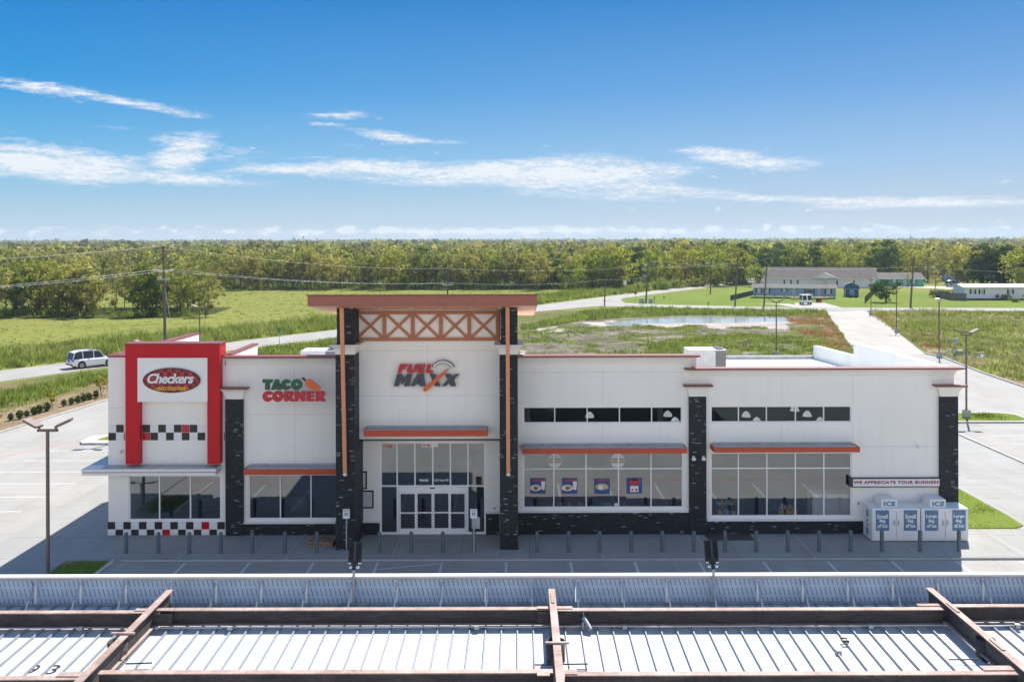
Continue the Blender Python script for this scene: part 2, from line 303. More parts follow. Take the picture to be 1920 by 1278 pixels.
def rust_mat(name, a, b_, c):
    m, t, b = new_mat(name); p = tpos(t)
    n = tnoise(t, tmap(t, p, (0.6, 0.6, 3.0)), 2.2, 7, 0.72, 0.5); n2 = tnoise(t, p, 14, 5, 0.7)
    f = tm(t, 'ADD', tm(t, 'MULTIPLY', n, 0.65), tm(t, 'MULTIPLY', n2, 0.35))
    t.links.new(ramp(t, f, [(0.33, a), (0.5, b_), (0.66, c)]), b.inputs['Base Color'])
    b.inputs['Roughness'].default_value = 0.75; b.inputs['Metallic'].default_value = 0.1; tbump(t, b, n2, 0.3, 0.006)
    return m
M['rust'] = rust_mat('rusted_primer', (0.028, 0.025, 0.026), (0.065, 0.055, 0.054), (0.13, 0.10, 0.092))
M['rustflange'] = rust_mat('bright_rust', (0.21, 0.125, 0.095), (0.37, 0.265, 0.22), (0.52, 0.43, 0.385))
def deck_mat():
    m, t, b = new_mat('white_deck_sheet'); p = tpos(t)
    n = tnoise(t, tmap(t, p, (1, .3, 1)), 0.8, 5, 0.7)
    t.links.new(tmix(t, 0.8, ramp(t, n, [(0.3, (0.50, 0.50, 0.495)), (0.6, (0.555, 0.56, 0.565))]), ramp(t, tnoise(t, p, 3.0, 6, 0.75, 0.6), [(0.30, (0.62, 0.58, 0.52)), (0.40, (1, 1, 1))]), 'MULTIPLY'), b.inputs['Base Color']); b.inputs['Roughness'].default_value = 0.45
    return m
M['deck'] = deck_mat()
def fascia_mat():       # back of the fascia: rows of punched slots in the sheet
    m, t, b = new_mat('fascia_back_sheet'); p = tpos(t)
    s = t.nodes.new('ShaderNodeSeparateXYZ'); t.links.new(p, s.inputs[0])
    xs = tm(t, 'ADD', s.outputs[0], tm(t, 'MULTIPLY', s.outputs[2], 0.26))
    fx = tm(t, 'FRACT', tm(t, 'DIVIDE', tm(t, 'ADD', xs, 100), 0.115)); fz = tm(t, 'FRACT', tm(t, 'DIVIDE', s.outputs[2], 0.245))
    j = tm(t, 'MULTIPLY', tm(t, 'LESS_THAN', fx, 0.17), tm(t, 'LESS_THAN', fz, 0.80))
    n = tnoise(t, tmap(t, p, (1, 1, 1)), 1.5, 5, 0.65)
    c = ramp(t, n, [(0.3, (0.40, 0.52, 0.66)), (0.7, (0.54, 0.66, 0.80))])
    c = tmix(t, tm(t, 'MULTIPLY', j, 0.85), c, (0.04, 0.06, 0.09))
    t.links.new(c, b.inputs['Base Color']); b.inputs['Roughness'].default_value = 0.5; b.inputs['Metallic'].default_value = 0.2
    return m
M['fascia'] = fascia_mat()
def shingle_mat(name, c0, c1):
    m, t, b = new_mat(name); p = tpos(t)
    n = tm(t, 'ADD', tm(t, 'MULTIPLY', tnoise(t, p, 0.5, 5, 0.7), 0.5), tm(t, 'MULTIPLY', tnoise(t, p, 6, 3, 0.7), 0.5))
    t.links.new(ramp(t, n, [(0.35, c0), (0.65, c1)]), b.inputs['Base Color']); b.inputs['Roughness'].default_value = 0.9; return m
M['shingle'] = shingle_mat('grey_brown_shingles', (0.085, 0.068, 0.062), (0.155, 0.13, 0.12))
M['siding_blue'] = mat('blue_siding', (0.22, 0.33, 0.52), 0.7, var=0.08, stretch=(1, 1, 12))
M['siding_white'] = mat('white_siding', (0.72, 0.76, 0.82), 0.7, var=0.05, stretch=(1, 1, 12))
M['siding_teal'] = mat('teal_siding', (0.01, 0.11, 0.19), 0.7, var=0.08, stretch=(1, 1, 12))
M['siding_green'] = mat('mint_siding', (0.10, 0.42, 0.26), 0.7, var=0.08)
M['door_blue'] = mat('pale_blue_door', (0.34, 0.47, 0.60), 0.6)
M['shutter'] = mat('dark_shutter', (0.03, 0.04, 0.06), 0.6)
M['shade_in'] = mat('window_blind', (0.5, 0.52, 0.54), 0.6)
M['carwhite'] = mat('white_car_paint', (0.86, 0.87, 0.88), 0.2, var=0.02)
M['silver'] = mat('silver_car_paint', (0.45, 0.46, 0.48), 0.25, 0.4, var=0.02)
M['taillight'] = mat('red_tail_light', (0.45, 0.02, 0.02), 0.2)
M['fence'] = mat('grey_fence_boards', (0.16, 0.155, 0.15), 0.9, var=0.2, scale=4, stretch=(6, 6, 1))
M['brownwall'] = mat('tan_wall', (0.35, 0.27, 0.2), 0.8)
def checker_mat():
    m, t, b = new_mat('red_chequer'); c = t.nodes.new('ShaderNodeTexChecker'); c.inputs['Scale'].default_value = 5.26
    c.inputs['Color1'].default_value = (0.52, 0.02, 0.03, 1); c.inputs['Color2'].default_value = (0.11, 0.006, 0.012, 1)
    t.links.new(tmap(t, tobj(t), (1, 0.001, 1), loc=(0, .01, 0)), c.inputs[0]); t.links.new(c.outputs[0], b.inputs['Base Color']); b.inputs['Roughness'].default_value = 0.35; return m
M['checker'] = checker_mat()

# ------------------------------------------------------------------ mesh helpers
def link(o): sc.collection.objects.link(o); return o
def worg(p):
    v = Vector((0, 0, 0))
    while p is not None: v = v + p.location; p = p.parent
    return v
class MB:
    def __init__(s): s.v = []; s.f = []; s.mi = []; s.sm = []; s.mats = []
    def _m(s, m):
        m = M[m] if isinstance(m, str) else m
        if m not in s.mats: s.mats.append(m)
        return s.mats.index(m)
    def add(s, vs, fs, m, smooth=False):
        k = len(s.v); i = s._m(m)
        s.v += [tuple(a) for a in vs]
        for f in fs: s.f.append(tuple(k + j for j in f)); s.mi.append(i); s.sm.append(smooth)
        return s
    def box(s, x0, x1, y0, y1, z0, z1, m):
        if x0 > x1: x0, x1 = x1, x0
        if y0 > y1: y0, y1 = y1, y0
        if z0 > z1: z0, z1 = z1, z0
        vs = [(x0, y0, z0), (x1, y0, z0), (x1, y1, z0), (x0, y1, z0), (x0, y0, z1), (x1, y0, z1), (x1, y1, z1), (x0, y1, z1)]
        return s.add(vs, [(0, 3, 2, 1), (4, 5, 6, 7), (0, 1, 5, 4), (1, 2, 6, 5), (2, 3, 7, 6), (3, 0, 4, 7)], m)
    def hexa(s, b, t, m):            # bottom 4, top 4 (both counter clockwise from above)
        return s.add(list(b) + list(t), [(0, 3, 2, 1), (4, 5, 6, 7), (0, 1, 5, 4), (1, 2, 6, 5), (2, 3, 7, 6), (3, 0, 4, 7)], m)
    def prism(s, pts, axis, a, b, m, smooth=False):
        n = len(pts)
        def P(p, h): return {'x': (h, p[0], p[1]), 'y': (p[0], h, p[1]), 'z': (p[0], p[1], h)}[axis]
        vs = [P(p, a) for p in pts] + [P(p, b) for p in pts]
        s.add(vs, [tuple(range(n)), tuple(range(2 * n - 1, n - 1, -1))] + [(i, (i + 1) % n, n + (i + 1) % n, n + i) for i in range(n)], m, smooth)
        return s
    def cyl(s, p0, p1, r0, r1=None, n=10, m='dark', cap=True):
        r1 = r0 if r1 is None else r1; p0 = Vector(p0); p1 = Vector(p1); d = (p1 - p0)
        if d.length < 1e-6: return s
        q = d.to_track_quat('Z', 'Y'); vs = []
        for p, r in ((p0, r0), (p1, r1)):
            for i in range(n):
                a = 2 * PI * i / n; vs.append(p + q @ Vector((r * math.cos(a), r * math.sin(a), 0)))
        s.add(vs, [(i, (i + 1) % n, n + (i + 1) % n, n + i) for i in range(n)], m, True)
        if cap: s.add(vs, [tuple(range(n - 1, -1, -1)), tuple(range(n, 2 * n))], m)
        return s
    def beam(s, p0, p1, w, h, m, up=(0, 0, 1)):      # box along a line
        p0 = Vector(p0); p1 = Vector(p1); d = (p1 - p0).normalized(); u = Vector(up); sx = d.cross(u)
        if sx.length < 1e-4: sx = d.cross(Vector((0, 1, 0)))
        sx.normalize(); u = sx.cross(d); a = sx * w / 2; b = u * h / 2
        return s.hexa([p0 - a - b, p0 + a - b, p1 + a - b, p1 - a - b], [p0 - a + b, p0 + a + b, p1 + a + b, p1 - a + b], m)
    def tube(s, pts, r, m, n=5):
        for a, b in zip(pts, pts[1:]): s.cyl(a, b, r, r, n, m, False)
        return s
    def lathe(s, c, prof, n, m, smooth=True):        # profile of (r, z)
        vs = []
        for r, z in prof:
            for i in range(n):
                a = 2 * PI * i / n; vs.append((c[0] + r * math.cos(a), c[1] + r * math.sin(a), c[2] + z))
        fs = [(j * n + i, j * n + (i + 1) % n, (j + 1) * n + (i + 1) % n, (j + 1) * n + i) for j in range(len(prof) - 1) for i in range(n)]
        return s.add(vs, fs, m, smooth)
    def build(s, name, parent=None, world=True, bevel=0.0):
        me = bpy.data.meshes.new(name); off = worg(parent) if (parent and world) else Vector((0, 0, 0))
        me.from_pydata([(a - off.x, b - off.y, c - off.z) for a, b, c in s.v], [], s.f)
        for m in s.mats: me.materials.append(m)
        me.polygons.foreach_set('material_index', s.mi); me.polygons.foreach_set('use_smooth', s.sm)
        me.validate(); me.update()
        bm = bmesh.new(); bm.from_mesh(me); bmesh.ops.recalc_face_normals(bm, faces=bm.faces); bm.to_mesh(me); bm.free()
        o = link(bpy.data.objects.new(name, me))
        if parent: o.parent = parent
        if bevel:
            b = o.modifiers.new('bevel', 'BEVEL'); b.width = bevel; b.segments = 2; b.limit_method = 'ANGLE'
        return o
def tag(o, label=None, cat=None, group=None, kind=None):
    if label: o['label'] = label
    if cat: o['category'] = cat
    if group: o['group'] = group
    if kind: o['kind'] = kind
    return o
def thing(name, loc, label, cat, group=None, rz=0.0):
    o = link(bpy.data.objects.new(name, None)); o.location = loc; o.rotation_euler = (0, 0, rz); o.empty_display_size = 0.3
    return tag(o, label, cat, group)
def copy_tree(o, parent=None):
    c = o.copy(); link(c); c.parent = parent
    for ch in list(o.children): copy_tree(ch, c)
    return c
def sheet(name, pts, z, m, kind='structure'):
    o = MB().add([(p[0], p[1], z) for p in pts], [tuple(range(len(pts)))], m).build(name)
    return tag(o, kind=kind)
# curves -> mesh (letters and cut-out shapes)
def curve_mesh(splines, depth, m, y, sx=1.0, name='shape'):
    cu = bpy.data.curves.new(name, 'CURVE'); cu.dimensions = '2D'; cu.fill_mode = 'BOTH'; cu.extrude = depth / 2
    for pts in splines:
        sp = cu.splines.new('POLY'); sp.points.add(len(pts) - 1); sp.use_cyclic_u = True
        for q, p in zip(sp.points, pts): q.co = (p[0], p[1], 0, 1)
    o = bpy.data.objects.new('tmp', cu); link(o)
    dg = bpy.context.evaluated_depsgraph_get(); me = bpy.data.meshes.new_from_object(o.evaluated_get(dg))
    vs = [(v.co.x, y - v.co.z, v.co.y) for v in me.vertices]; fs = [tuple(p.vertices) for p in me.polygons]
    bpy.data.objects.remove(o); bpy.data.meshes.remove(me); bpy.data.curves.remove(cu)
    return vs, fs
def text_geo(body, x0, x1, z0, z1, y, depth, shear=0.0, bold=0.0, align=None, space=1.0, line=1.0):
    cu = bpy.data.curves.new('t', 'FONT'); cu.body = body; cu.shear = shear; cu.offset = bold; cu.extrude = 0.05; cu.resolution_u = 3
    cu.align_x = 'CENTER'; cu.space_character = space; cu.space_line = line
    o = bpy.data.objects.new('tmp', cu); link(o)
    dg = bpy.context.evaluated_depsgraph_get(); me = bpy.data.meshes.new_from_object(o.evaluated_get(dg))
    a = np.array([v.co[:] for v in me.vertices]); fs = [tuple(p.vertices) for p in me.polygons]
    bpy.data.objects.remove(o); bpy.data.meshes.remove(me); bpy.data.curves.remove(cu)
    lo = a.min(0); hi = a.max(0)
    X = x0 + (a[:, 0] - lo[0]) / (hi[0] - lo[0]) * (x1 - x0); Z = z0 + (a[:, 1] - lo[1]) / (hi[1] - lo[1]) * (z1 - z0)
    Yv = y - (a[:, 2] / 0.1) * depth
    return [(X[i], Yv[i], Z[i]) for i in range(len(a))], fs

# ------------------------------------------------------------------ clouds: a far layer of the sky dome
def clouds():
    azs = np.arange(-36, 36.01, 0.3); els = np.arange(0.0, 18.01, 0.2); A, E = np.meshgrid(azs, els)
    acc = np.zeros_like(A)
    for (cx, cy, a, b, rot, w) in BANKS:
        a0, e0 = dirn(cx, cy); ra = abs(dirn(cx + a, cy)[0] - a0); rb = b / FPX * 57.3; t = R(-rot)
        ux, uy = A - a0, E - e0; p = (ux * math.cos(t) + uy * math.sin(t)) / ra; q = (-ux * math.sin(t) + uy * math.cos(t)) / rb
        acc = np.maximum(acc, np.exp(-(p * p + q * q) ** 1.3) * w)
    mid = np.exp(-((A + 1.0) / 11.0) ** 2); low = np.exp(-((E - 0.62) / 0.26) ** 2) * (0.50 + 0.5 * mid)
    keep = (acc > 0.03) | (low > 0.05); Rd = 8000.0
    x = Rd * np.cos(np.radians(E)) * np.sin(np.radians(A)); y = Rd * np.cos(np.radians(E)) * np.cos(np.radians(A)); z = Rd * np.sin(np.radians(E)) + CAMZ
    ny, nx = A.shape; fs = []
    for j in range(ny - 1):
        for i in range(nx - 1):
            if keep[j:j + 2, i:i + 2].any(): fs.append((j * nx + i, j * nx + i + 1, (j + 1) * nx + i + 1, (j + 1) * nx + i))
    me = bpy.data.meshes.new('sky_clouds'); me.from_pydata(list(zip(x.ravel(), y.ravel(), z.ravel())), [], fs)
    at_ = me.attributes.new('bank', 'FLOAT_COLOR', 'POINT'); c = np.ones((nx * ny, 4), np.float32); c[:, 0] = acc.ravel(); c[:, 1] = low.ravel(); at_.data.foreach_set('color', c.ravel())
    uv = me.attributes.new('azel', 'FLOAT_VECTOR', 'POINT'); v = np.zeros((nx * ny, 3), np.float32); v[:, 0] = A.ravel(); v[:, 1] = E.ravel(); uv.data.foreach_set('vector', v.ravel())
    m = bpy.data.materials.new('cloud'); m.use_nodes = True; t = m.node_tree
    for n in list(t.nodes): t.nodes.remove(n)
    o = t.nodes.new('ShaderNodeOutputMaterial'); mx = t.nodes.new('ShaderNodeMixShader'); tr = t.nodes.new('ShaderNodeBsdfTransparent'); em = t.nodes.new('ShaderNodeEmission')
    a1 = t.nodes.new('ShaderNodeAttribute'); a1.attribute_name = 'bank'; a2 = t.nodes.new('ShaderNodeAttribute'); a2.attribute_name = 'azel'
    s = t.nodes.new('ShaderNodeSeparateColor'); t.links.new(a1.outputs['Color'], s.inputs[0])
    n1 = tnoise(t, tmap(t, a2.outputs['Vector'], (0.26, 1.9, 1), (0, 0, R(-4))), 0.9, 10, 0.62, 0.7)
    n2 = tnoise(t, tmap(t, a2.outputs['Vector'], (1.0, 3.4, 1), (0, 0, R(-3)), (7, 3, 0)), 1.6, 12, 0.74, 0.4)
    n3 = tnoise(t, tmap(t, a2.outputs['Vector'], (1.0, 2.2, 1), (0, 0, 0), (1, 3, 0)), 0.9, 8, 0.6, 0.1)
    nm = tm(t, 'SUBTRACT', tm(t, 'ADD', tm(t, 'MULTIPLY', n1, 0.5), tm(t, 'MULTIPLY', n2, 0.5)), 0.5)
    k = tm(t, 'SUBTRACT', tm(t, 'ADD', tm(t, 'MULTIPLY', s.outputs[0], 1.35), tm(t, 'MULTIPLY', nm, 4.4)), 0.43)
    k = tm(t, 'MULTIPLY', tm(t, 'MULTIPLY', k, 0.95, True), tm(t, 'MULTIPLY', s.outputs[0], 3.0, True))
    l = tm(t, 'MULTIPLY', tm(t, 'SUBTRACT', tm(t, 'ADD', s.outputs[1], tm(t, 'MULTIPLY', tm(t, 'SUBTRACT', n3, 0.5), 3.0)), 0.42), 3.0, True)
    k = tm(t, 'MULTIPLY', tm(t, 'MAXIMUM', tm(t, 'POWER', k, 1.3), tm(t, 'MULTIPLY', l, 0.9)), 0.93, True)
    em.inputs[0].default_value = (0.93, 0.96, 1.0, 1); em.inputs[1].default_value = CLOUD_RADIANCE
    t.links.new(k, mx.inputs[0]); t.links.new(tr.outputs[0], mx.inputs[1]); t.links.new(em.outputs[0], mx.inputs[2]); t.links.new(mx.outputs[0], o.inputs[0])
    try: m.cycles.emission_sampling = 'NONE'
    except Exception: pass
    me.materials.append(m); ob = link(bpy.data.objects.new('sky_clouds', me)); tag(ob, kind='structure')
    return ob
CLOUD_RADIANCE = 0.49
clouds()
# ================================================================== GROUND
YF = 43.3            # main facade plane
SW = 0.13            # sidewalk height
g = MB().add([(-5000, -60, 0), (5000, -60, 0), (5000, 9000, 0), (-5000, 9000, 0)], [(0, 1, 2, 3)], 'field').build('ground'); tag(g, kind='structure')
def G(pts, z=0.0): return [gnd(x, y, z) for x, y in pts]

# rough ground round the lot, below the weeds
sheet('rough_ground', [(-75, 30), (-37, 30), (-34, 97), (39, 97), (45, 112), (52, 150), (62, 184), (5, 184), (-20, 140), (-48, 96)], 0.004, 'rough')
sheet('rough_verge', [(46, 10), (160, 10), (160, 184), (70, 184), (56, 150), (49.5, 112)], 0.004, 'rough')
sheet('forest_ground', [(-600, 271), (60, 271), (110, 330), (700, 330), (1500, 3500), (-1500, 3500)], 0.004, 'forestfloor')
sheet('grove_ground', [(-175, 168), (-62, 168), (-58, 178), (-60, 196), (-175, 200)], 0.006, 'forestfloor')

def noisy(pts, amp, step, seed=0):
    res = []
    for i, a in enumerate(pts):
        b = pts[(i + 1) % len(pts)]; a = Vector(a[:2]); b = Vector(b[:2]); n = max(1, int((b - a).length / step))
        for k in range(n):
            p = a.lerp(b, k / n); q = Vector((p.x * .2, p.y * .2, seed)); q2 = Vector((p.x * .9, p.y * .9, seed + 5))
            res.append((p.x + (mn.noise(q) + .5 * mn.noise(q2)) * amp, p.y + (mn.noise(q + Vector((9, 9, 9))) + .5 * mn.noise(q2 + Vector((3, 9, 1)))) * amp))
    return res
mudpts = G([(985, 618), (1100, 600), (1175, 597), (1300, 592), (1480, 592), (1500, 600), (1470, 622), (1400, 628), (1260, 634), (1220, 655), (1190, 672), (980, 672)])
sheet('mud_flat', noisy(mudpts, 3.0, 1.5, 2), 0.012, 'mud')
sheet('mud_patch', noisy(G([(1380, 640), (1450, 634), (1480, 648), (1440, 668), (1390, 668)]), 2.0, 1.2, 4), 0.012, 'mud')
sheet('gravel_patch', noisy(G([(1745, 655), (1800, 652), (1850, 660), (1870, 668), (1800, 672), (1760, 668)]), 1.2, 1, 8), 0.012, 'mud')
sheet('gravel_verge', noisy(G([(1900, 662), (1990, 650), (1990, 690), (1940, 682)]), 1.2, 1, 9), 0.012, 'mud')
SHORE = noisy(G([(1230, 604), (1330, 603), (1420, 602), (1490, 600), (1500, 604), (1475, 616), (1440, 619), (1400, 612), (1350, 616), (1300, 611), (1240, 613), (1190, 608), (1120, 612), (1085, 606), (1140, 601)]), 4.0, 1.0, 13)
sheet('mud_shore', SHORE, 0.016, 'palemud')
sheet('mud_streak', noisy(G([(990, 622), (1040, 612), (1060, 616), (1020, 628)]), 1.5, 1.2, 14), 0.016, 'palemud')
pond = G([(1172, 602), (1200, 598), (1250, 597), (1275, 593.5), (1330, 592), (1400, 594), (1470, 594.5), (1492, 598), (1480, 603), (1420, 603), (1360, 606), (1290, 606), (1240, 606), (1200, 606)])
tag(sheet('pond_water', noisy(pond, 1.6, 1.5, 3), 0.022, 'water'), kind='structure')
sheet('shallow_puddle', noisy(G([(1130, 606), (1175, 601), (1215, 605), (1190, 611), (1150, 611)]), 1.0, 1.0, 7), 0.020, 'water')

# lawns by the houses
sheet('house_lawn', G([(1170, 561.5), (1240, 551), (1320, 543), (1400, 535.5), (1440, 534), (1480, 546), (1640, 545), (1760, 546), (1830, 549), (2150, 545), (2150, 577), (1500, 576), (1440, 575.3), (1230, 571.5), (1178, 569)]), 0.008, 'lawn')
# highway and side road
far = [(-260, 742), (-130, 716), (0, 695), (135, 679), (300, 659), (480, 636), (630, 618.5), (800, 597), (1008, 572.5), (1150, 554.5), (1260, 541.5), (1385, 526), (1420, 520)]
near = [(1432, 524), (1385, 531.5), (1260, 547), (1168, 559), (1163, 563), (1172, 568), (1235, 571), (1440, 575.5), (1640, 577), (2150, 578), (2150, 583), (1640, 583), (1440, 580.5), (1250, 576), (1120, 574), (1008, 584), (800, 610), (630, 633), (480, 651), (300, 675), (135, 697), (0, 716), (-130, 738), (-260, 770)]
sheet('country_road', G(far + near), 0.03, 'road')
sheet('back_road', G([(1380, 528), (1425, 521), (1475, 518), (1476, 529), (1440, 533)]), 0.034, 'drive')
sheet('side_street', G([(1560, 540.5), (1680, 538), (1756, 541), (1790, 543), (1850, 541), (2100, 538), (2100, 535), (1860, 536), (1760, 537), (1680, 534), (1560, 536.5)]), 0.02, 'drive')
sheet('house_driveway', G([(1488, 568), (1546, 568), (1580, 577), (1500, 577)]), 0.038, 'drive')
sheet('house_path', G([(1420, 568.5), (1480, 569.5), (1512, 576), (1490, 576), (1460, 571)]), 0.02, 'drive')

# the parking lot and the long access drive
lot = [(-60, -20), (-42, 10), (-39, 45), (-37.2, 67), (-35.5, 80.6), (-33.8, 96), (37.5, 96)] + [tuple(gnd(x, y)[:2]) for x, y in [(1610, 668), (1548, 582.6), (1622, 582.8), (1640, 590), (1735, 664)]] + [(49.2, 108), (47.6, 96), (46.8, 86), (46.6, 10), (60, -20)]
sheet('parking_lot', lot, 0.04, 'lot')
drv = [tuple(gnd(x, y)[:2]) for x, y in [(1612, 672), (1549, 583.4), (1621, 583.4), (1639, 590), (1733, 665)]]
sheet('access_drive', drv, 0.046, 'drive')
mk = MB()
def kerb(name, line, w=0.15, h=0.14, z=0.04):
    b = MB()
    for a, c in zip(line, line[1:]):
        b.beam((a[0], a[1], z + h / 2), (c[0], c[1], z + h / 2), w, h, 'kerb')
    o = b.build(name); return tag(o, kind='structure')
kerb('kerb', [(-42, 10), (-39, 45), (-37.2, 67), (-35.5, 80.6), (-33.8, 96)])
kerb('kerb', [(49.2, 108), (47.6, 96), (46.8, 86), (46.6, 50)])
kerb('kerb', [(gnd(1735, 664).x, gnd(1735, 664).y), (49.2, 108)])
kerb('kerb', [(30.75, 38.0), (30.75, 90)], 0.16, 0.15)
sheet('mulch_strip', [(-47, 10), (-42.15, 10), (-39.15, 45), (-37.35, 67), (-35.65, 80.6), (-33.95, 96), (-33, 99), (-38, 99), (-41, 80), (-44, 60), (-46.5, 40)], 0.03, 'dirt')
# drive edges of bare earth
sheet('earth_verge', noisy([(39.2, 110), (58.3, 181), (57, 182), (53, 165), (46, 140), (37.8, 114)], .5, 3, 1), 0.016, 'dirt')
sheet('earth_verge', noisy([(49.8, 113), (68, 176), (70, 174), (58, 138), (51.5, 112)], .5, 3, 5), 0.016, 'dirt')
sheet('earth_verge', noisy([(47.3, 96), (49.2, 96), (49, 84), (47.0, 84)], .3, 2, 6), 0.016, 'dirt')

# raised walkway round the store
ymid = 39.9
wk = MB()
wk.prism([(-19.3, ymid), (21.4, ymid), (30.6, ymid - 0.0), (30.6, 92), (-23.5, 92), (-23.5, 30.0), (-19.35, 30.0), (-19.35, ymid)], 'z', 0.0, SW, 'walk')
tag(wk.build('walkway'), kind='structure')
gj = MB()
for x in np.arange(-14.6, 30, 4.55): gj.box(x, x + .02, ymid + .02, YF - .1, SW + .001, SW + .003, 'groove')
gj.box(-17, 30.5, ymid - .012, ymid, 0.06, SW - .002, 'concbase')
tag(gj.build('walkway_joint'), kind='structure')
kerb('kerb', [(-17.35, 39.89), (-17.35, 34)], .15, .1)
sheet('grass_island', [(-18.9, 39.85), (-17.45, 39.85), (-17.45, 36.8), (-19.3, 36.8), (-19.3, 39.4)], 0.10, 'lawn')
sheet('grass_corner', [(20.9, 43.9), (23.3, 43.9), (23.95, 44.3), (24.05, 46), (23.9, 60), (20.9, 60)], SW + 0.03, 'lawn')
def island(name, x0, x1, y0, y1):
    pts = [(x0, y0), (x1 - 1.0, y0), (x1 - .3, y0 + .3), (x1, y0 + 1), (x1, y1 - .8), (x1 - 1, y1), (x0, y1)]
    tag(MB().prism(pts, 'z', 0.03, 0.17, 'kerb').build(name + '_kerb'), kind='structure')
    cx, cy = (x0 + x1) / 2, (y0 + y1) / 2
    sheet(name, [(cx + (a - cx) * .96, cy + (b - cy) * .86) for a, b in pts], 0.176, 'lawn')
island('lot_island', 31.2, 38.6, 69.6, 73.4)
tag(MB().prism([(-29.9, 63.6), (-29.5, 63.0), (-22, 63.0), (-22, 66), (-29, 66), (-29.9, 65.2)], 'z', 0.03, 0.17, 'kerb').build('lot_island_kerb'), kind='structure')
sheet('lot_island', [(-29.0, 63.9), (-22.2, 63.6), (-22.2, 65.6), (-28.6, 65.6)], 0.176, 'lawn')
# painted lines
def stripe(a, b, w=0.10, m='stripe', z=0.0445):
    a = Vector((*a, z)); b = Vector((*b, z)); d = (b - a).normalized(); n = Vector((-d.y, d.x, 0)) * w / 2
    mk.add([a - n, b - n, b + n, a + n], [(0, 1, 2, 3)], m)
for k in range(-5, 12):
    x = -0.55 + 2.735 * k; stripe((x, 39.75), (x, 34.3), 0.11)
for k in range(4):
    stripe((-6.02 + 0.08, 38.9 - k * 1.15), (-3.29, 39.62 - k * 1.15), 0.10)
for i, (yy, xr) in enumerate(((846, -26.0), (864.5, -25.6), (885.5, -25.3), (907.5, -25.1), (932.5, -25.1), (960, -25.3), (990, -25.3))):
    Y = gnd(80, yy).y; stripe((-31.0, Y), (xr, Y), 0.11)
for i in range(9): stripe((33.0, 51.5 + i * 2.75), (39.2, 51.5 + i * 2.75), 0.10)
rl = [(-40, 44), (-34.4, 57.0), (-31.6, 62), (-29.8, 65.5), (-29.0, 70), (-29.0, 92)]
for a, b in zip(rl, rl[1:]): stripe(a, b, 0.10, 'redline')
stripe((-26, 33.4), (22, 33.4), 0.12, 'redline')
tag(mk.build('painted_lines'), kind='structure')
mt = MB(); a = [gnd(1316, 1004), gnd(1403, 1003.5), gnd(1416, 1018), gnd(1330, 1018.5)]
mt.add([(p.x, p.y, SW + .005) for p in a], [(0, 1, 2, 3)], mat('steel_grate', (0.09, 0.085, 0.08), 0.7, 0.3, 0.3, 8)); tag(mt.build('floor_grate'), 'dark metal grate set in the walkway right of the slate pillar', 'grate')

# ================================================================== THE STORE
store = thing('store_building', (0.7, YF + 8, 0), 'long white stucco store with slate pillars and a brown roofed entrance tower', 'store')
XL = at(203, 840, YF).x; XR = at(1789, 840, YF).x
X_chk = at(422, 840, YF).x; X_m0 = at(632, 840, YF).x; X_m1 = at(970, 840, YF).x; X_s = at(1296, 840, YF).x
def wallgrid(b, x0, x1, z0, z1, holes, y0, y1, m='stucco'):
    xs = sorted(set([x0, x1] + [max(x0, min(x1, h[i])) for h in holes for i in (0, 1)])); zs = sorted(set([z0, z1] + [h[i] for h in holes for i in (2, 3)]))
    for a, c in zip(xs, xs[1:]):
        run = None
        for d, e in zip(zs, zs[1:]):
            inside = any(h[0] - 1e-6 <= a and c <= h[1] + 1e-6 and h[2] - 1e-6 <= d and e <= h[3] + 1e-6 for h in holes)
            if inside:
                if run: b.box(a, c, y0, y1, run[0], run[1], m); run = None
            else: run = (run[0], e) if run else (d, e)
        if run: b.box(a, c, y0, y1, run[0], run[1], m)
H = {k: rc(*v, YF) for k, v in dict(chk=(241, 891, 414, 975), taco=(466, 889, 632, 973), door=(713, 829, 910, 1001), lc=(981, 848, 1281, 952), ua=(981, 762.5, 1279, 793), rd=(1333, 848, 1597, 968), ub=(1333, 761, 1597, 791.5)).items()}
H['door'] = (*H['door'][:2], SW + .02, H['door'][3])
zt1 = at(540, 684, YF).z; zt2 = at(1540, 705, YF).z; zchk = at(300, 669, YF).z
WT = 0.32
b = MB()
wallgrid(b, XL, X_chk, SW, zchk, [H['chk']], YF, YF + WT); wallgrid(b, X_chk, X_m0, SW, zt1, [H['taco']], YF, YF + WT)
wallgrid(b, X_m0, X_m1, SW, at(800, 826, YF).z, [H['door']], YF, YF + WT)
wallgrid(b, X_m1, X_s, SW, zt1, [H['lc'], H['ua']], YF, YF + WT); wallgrid(b, X_s, XR, SW, zt2, [H['rd'], H['ub']], YF, YF + WT)
b.box(XL, XL + WT, YF + WT, 62.8, SW, 5.2, 'stucco'); b.box(XR - WT, XR, YF + WT, 62.8, SW, 5.6, 'stucco')
b.box(XL, XR, 62.8, 63.1, SW, 5.75, 'stucco')
b.build('wall', store)
# control joints in the stucco: thin recess lines, part of the wall surface
b = MB()
def gv(x, y0, y1, Y=YF):
    p = at(x, y0, Y); q = at(x, y1, Y); b.box(p.x - .008, p.x + .008, Y - .003, Y + .01, q.z, p.z, 'groove')
def ghz(y, x0, x1, Y=YF):
    p = at(x0, y, Y); q = at(x1, y, Y); b.box(p.x, q.x, Y - .003, Y + .01, p.z - .008, p.z + .008, 'groove')
for x in (552,): gv(x, 686, 868)
for x in (1130,): gv(x, 686, 760); gv(x, 795, 828)
gv(1466, 706, 758); gv(1599, 706, 760); gv(1466, 794, 828); gv(1599, 793, 828)
ghz(777, 464, 630); ghz(837, 1614, 1762); ghz(765, 205, 233); ghz(765, 415, 421); ghz(698, 973, 1290)
b.build('wall_joint', store)
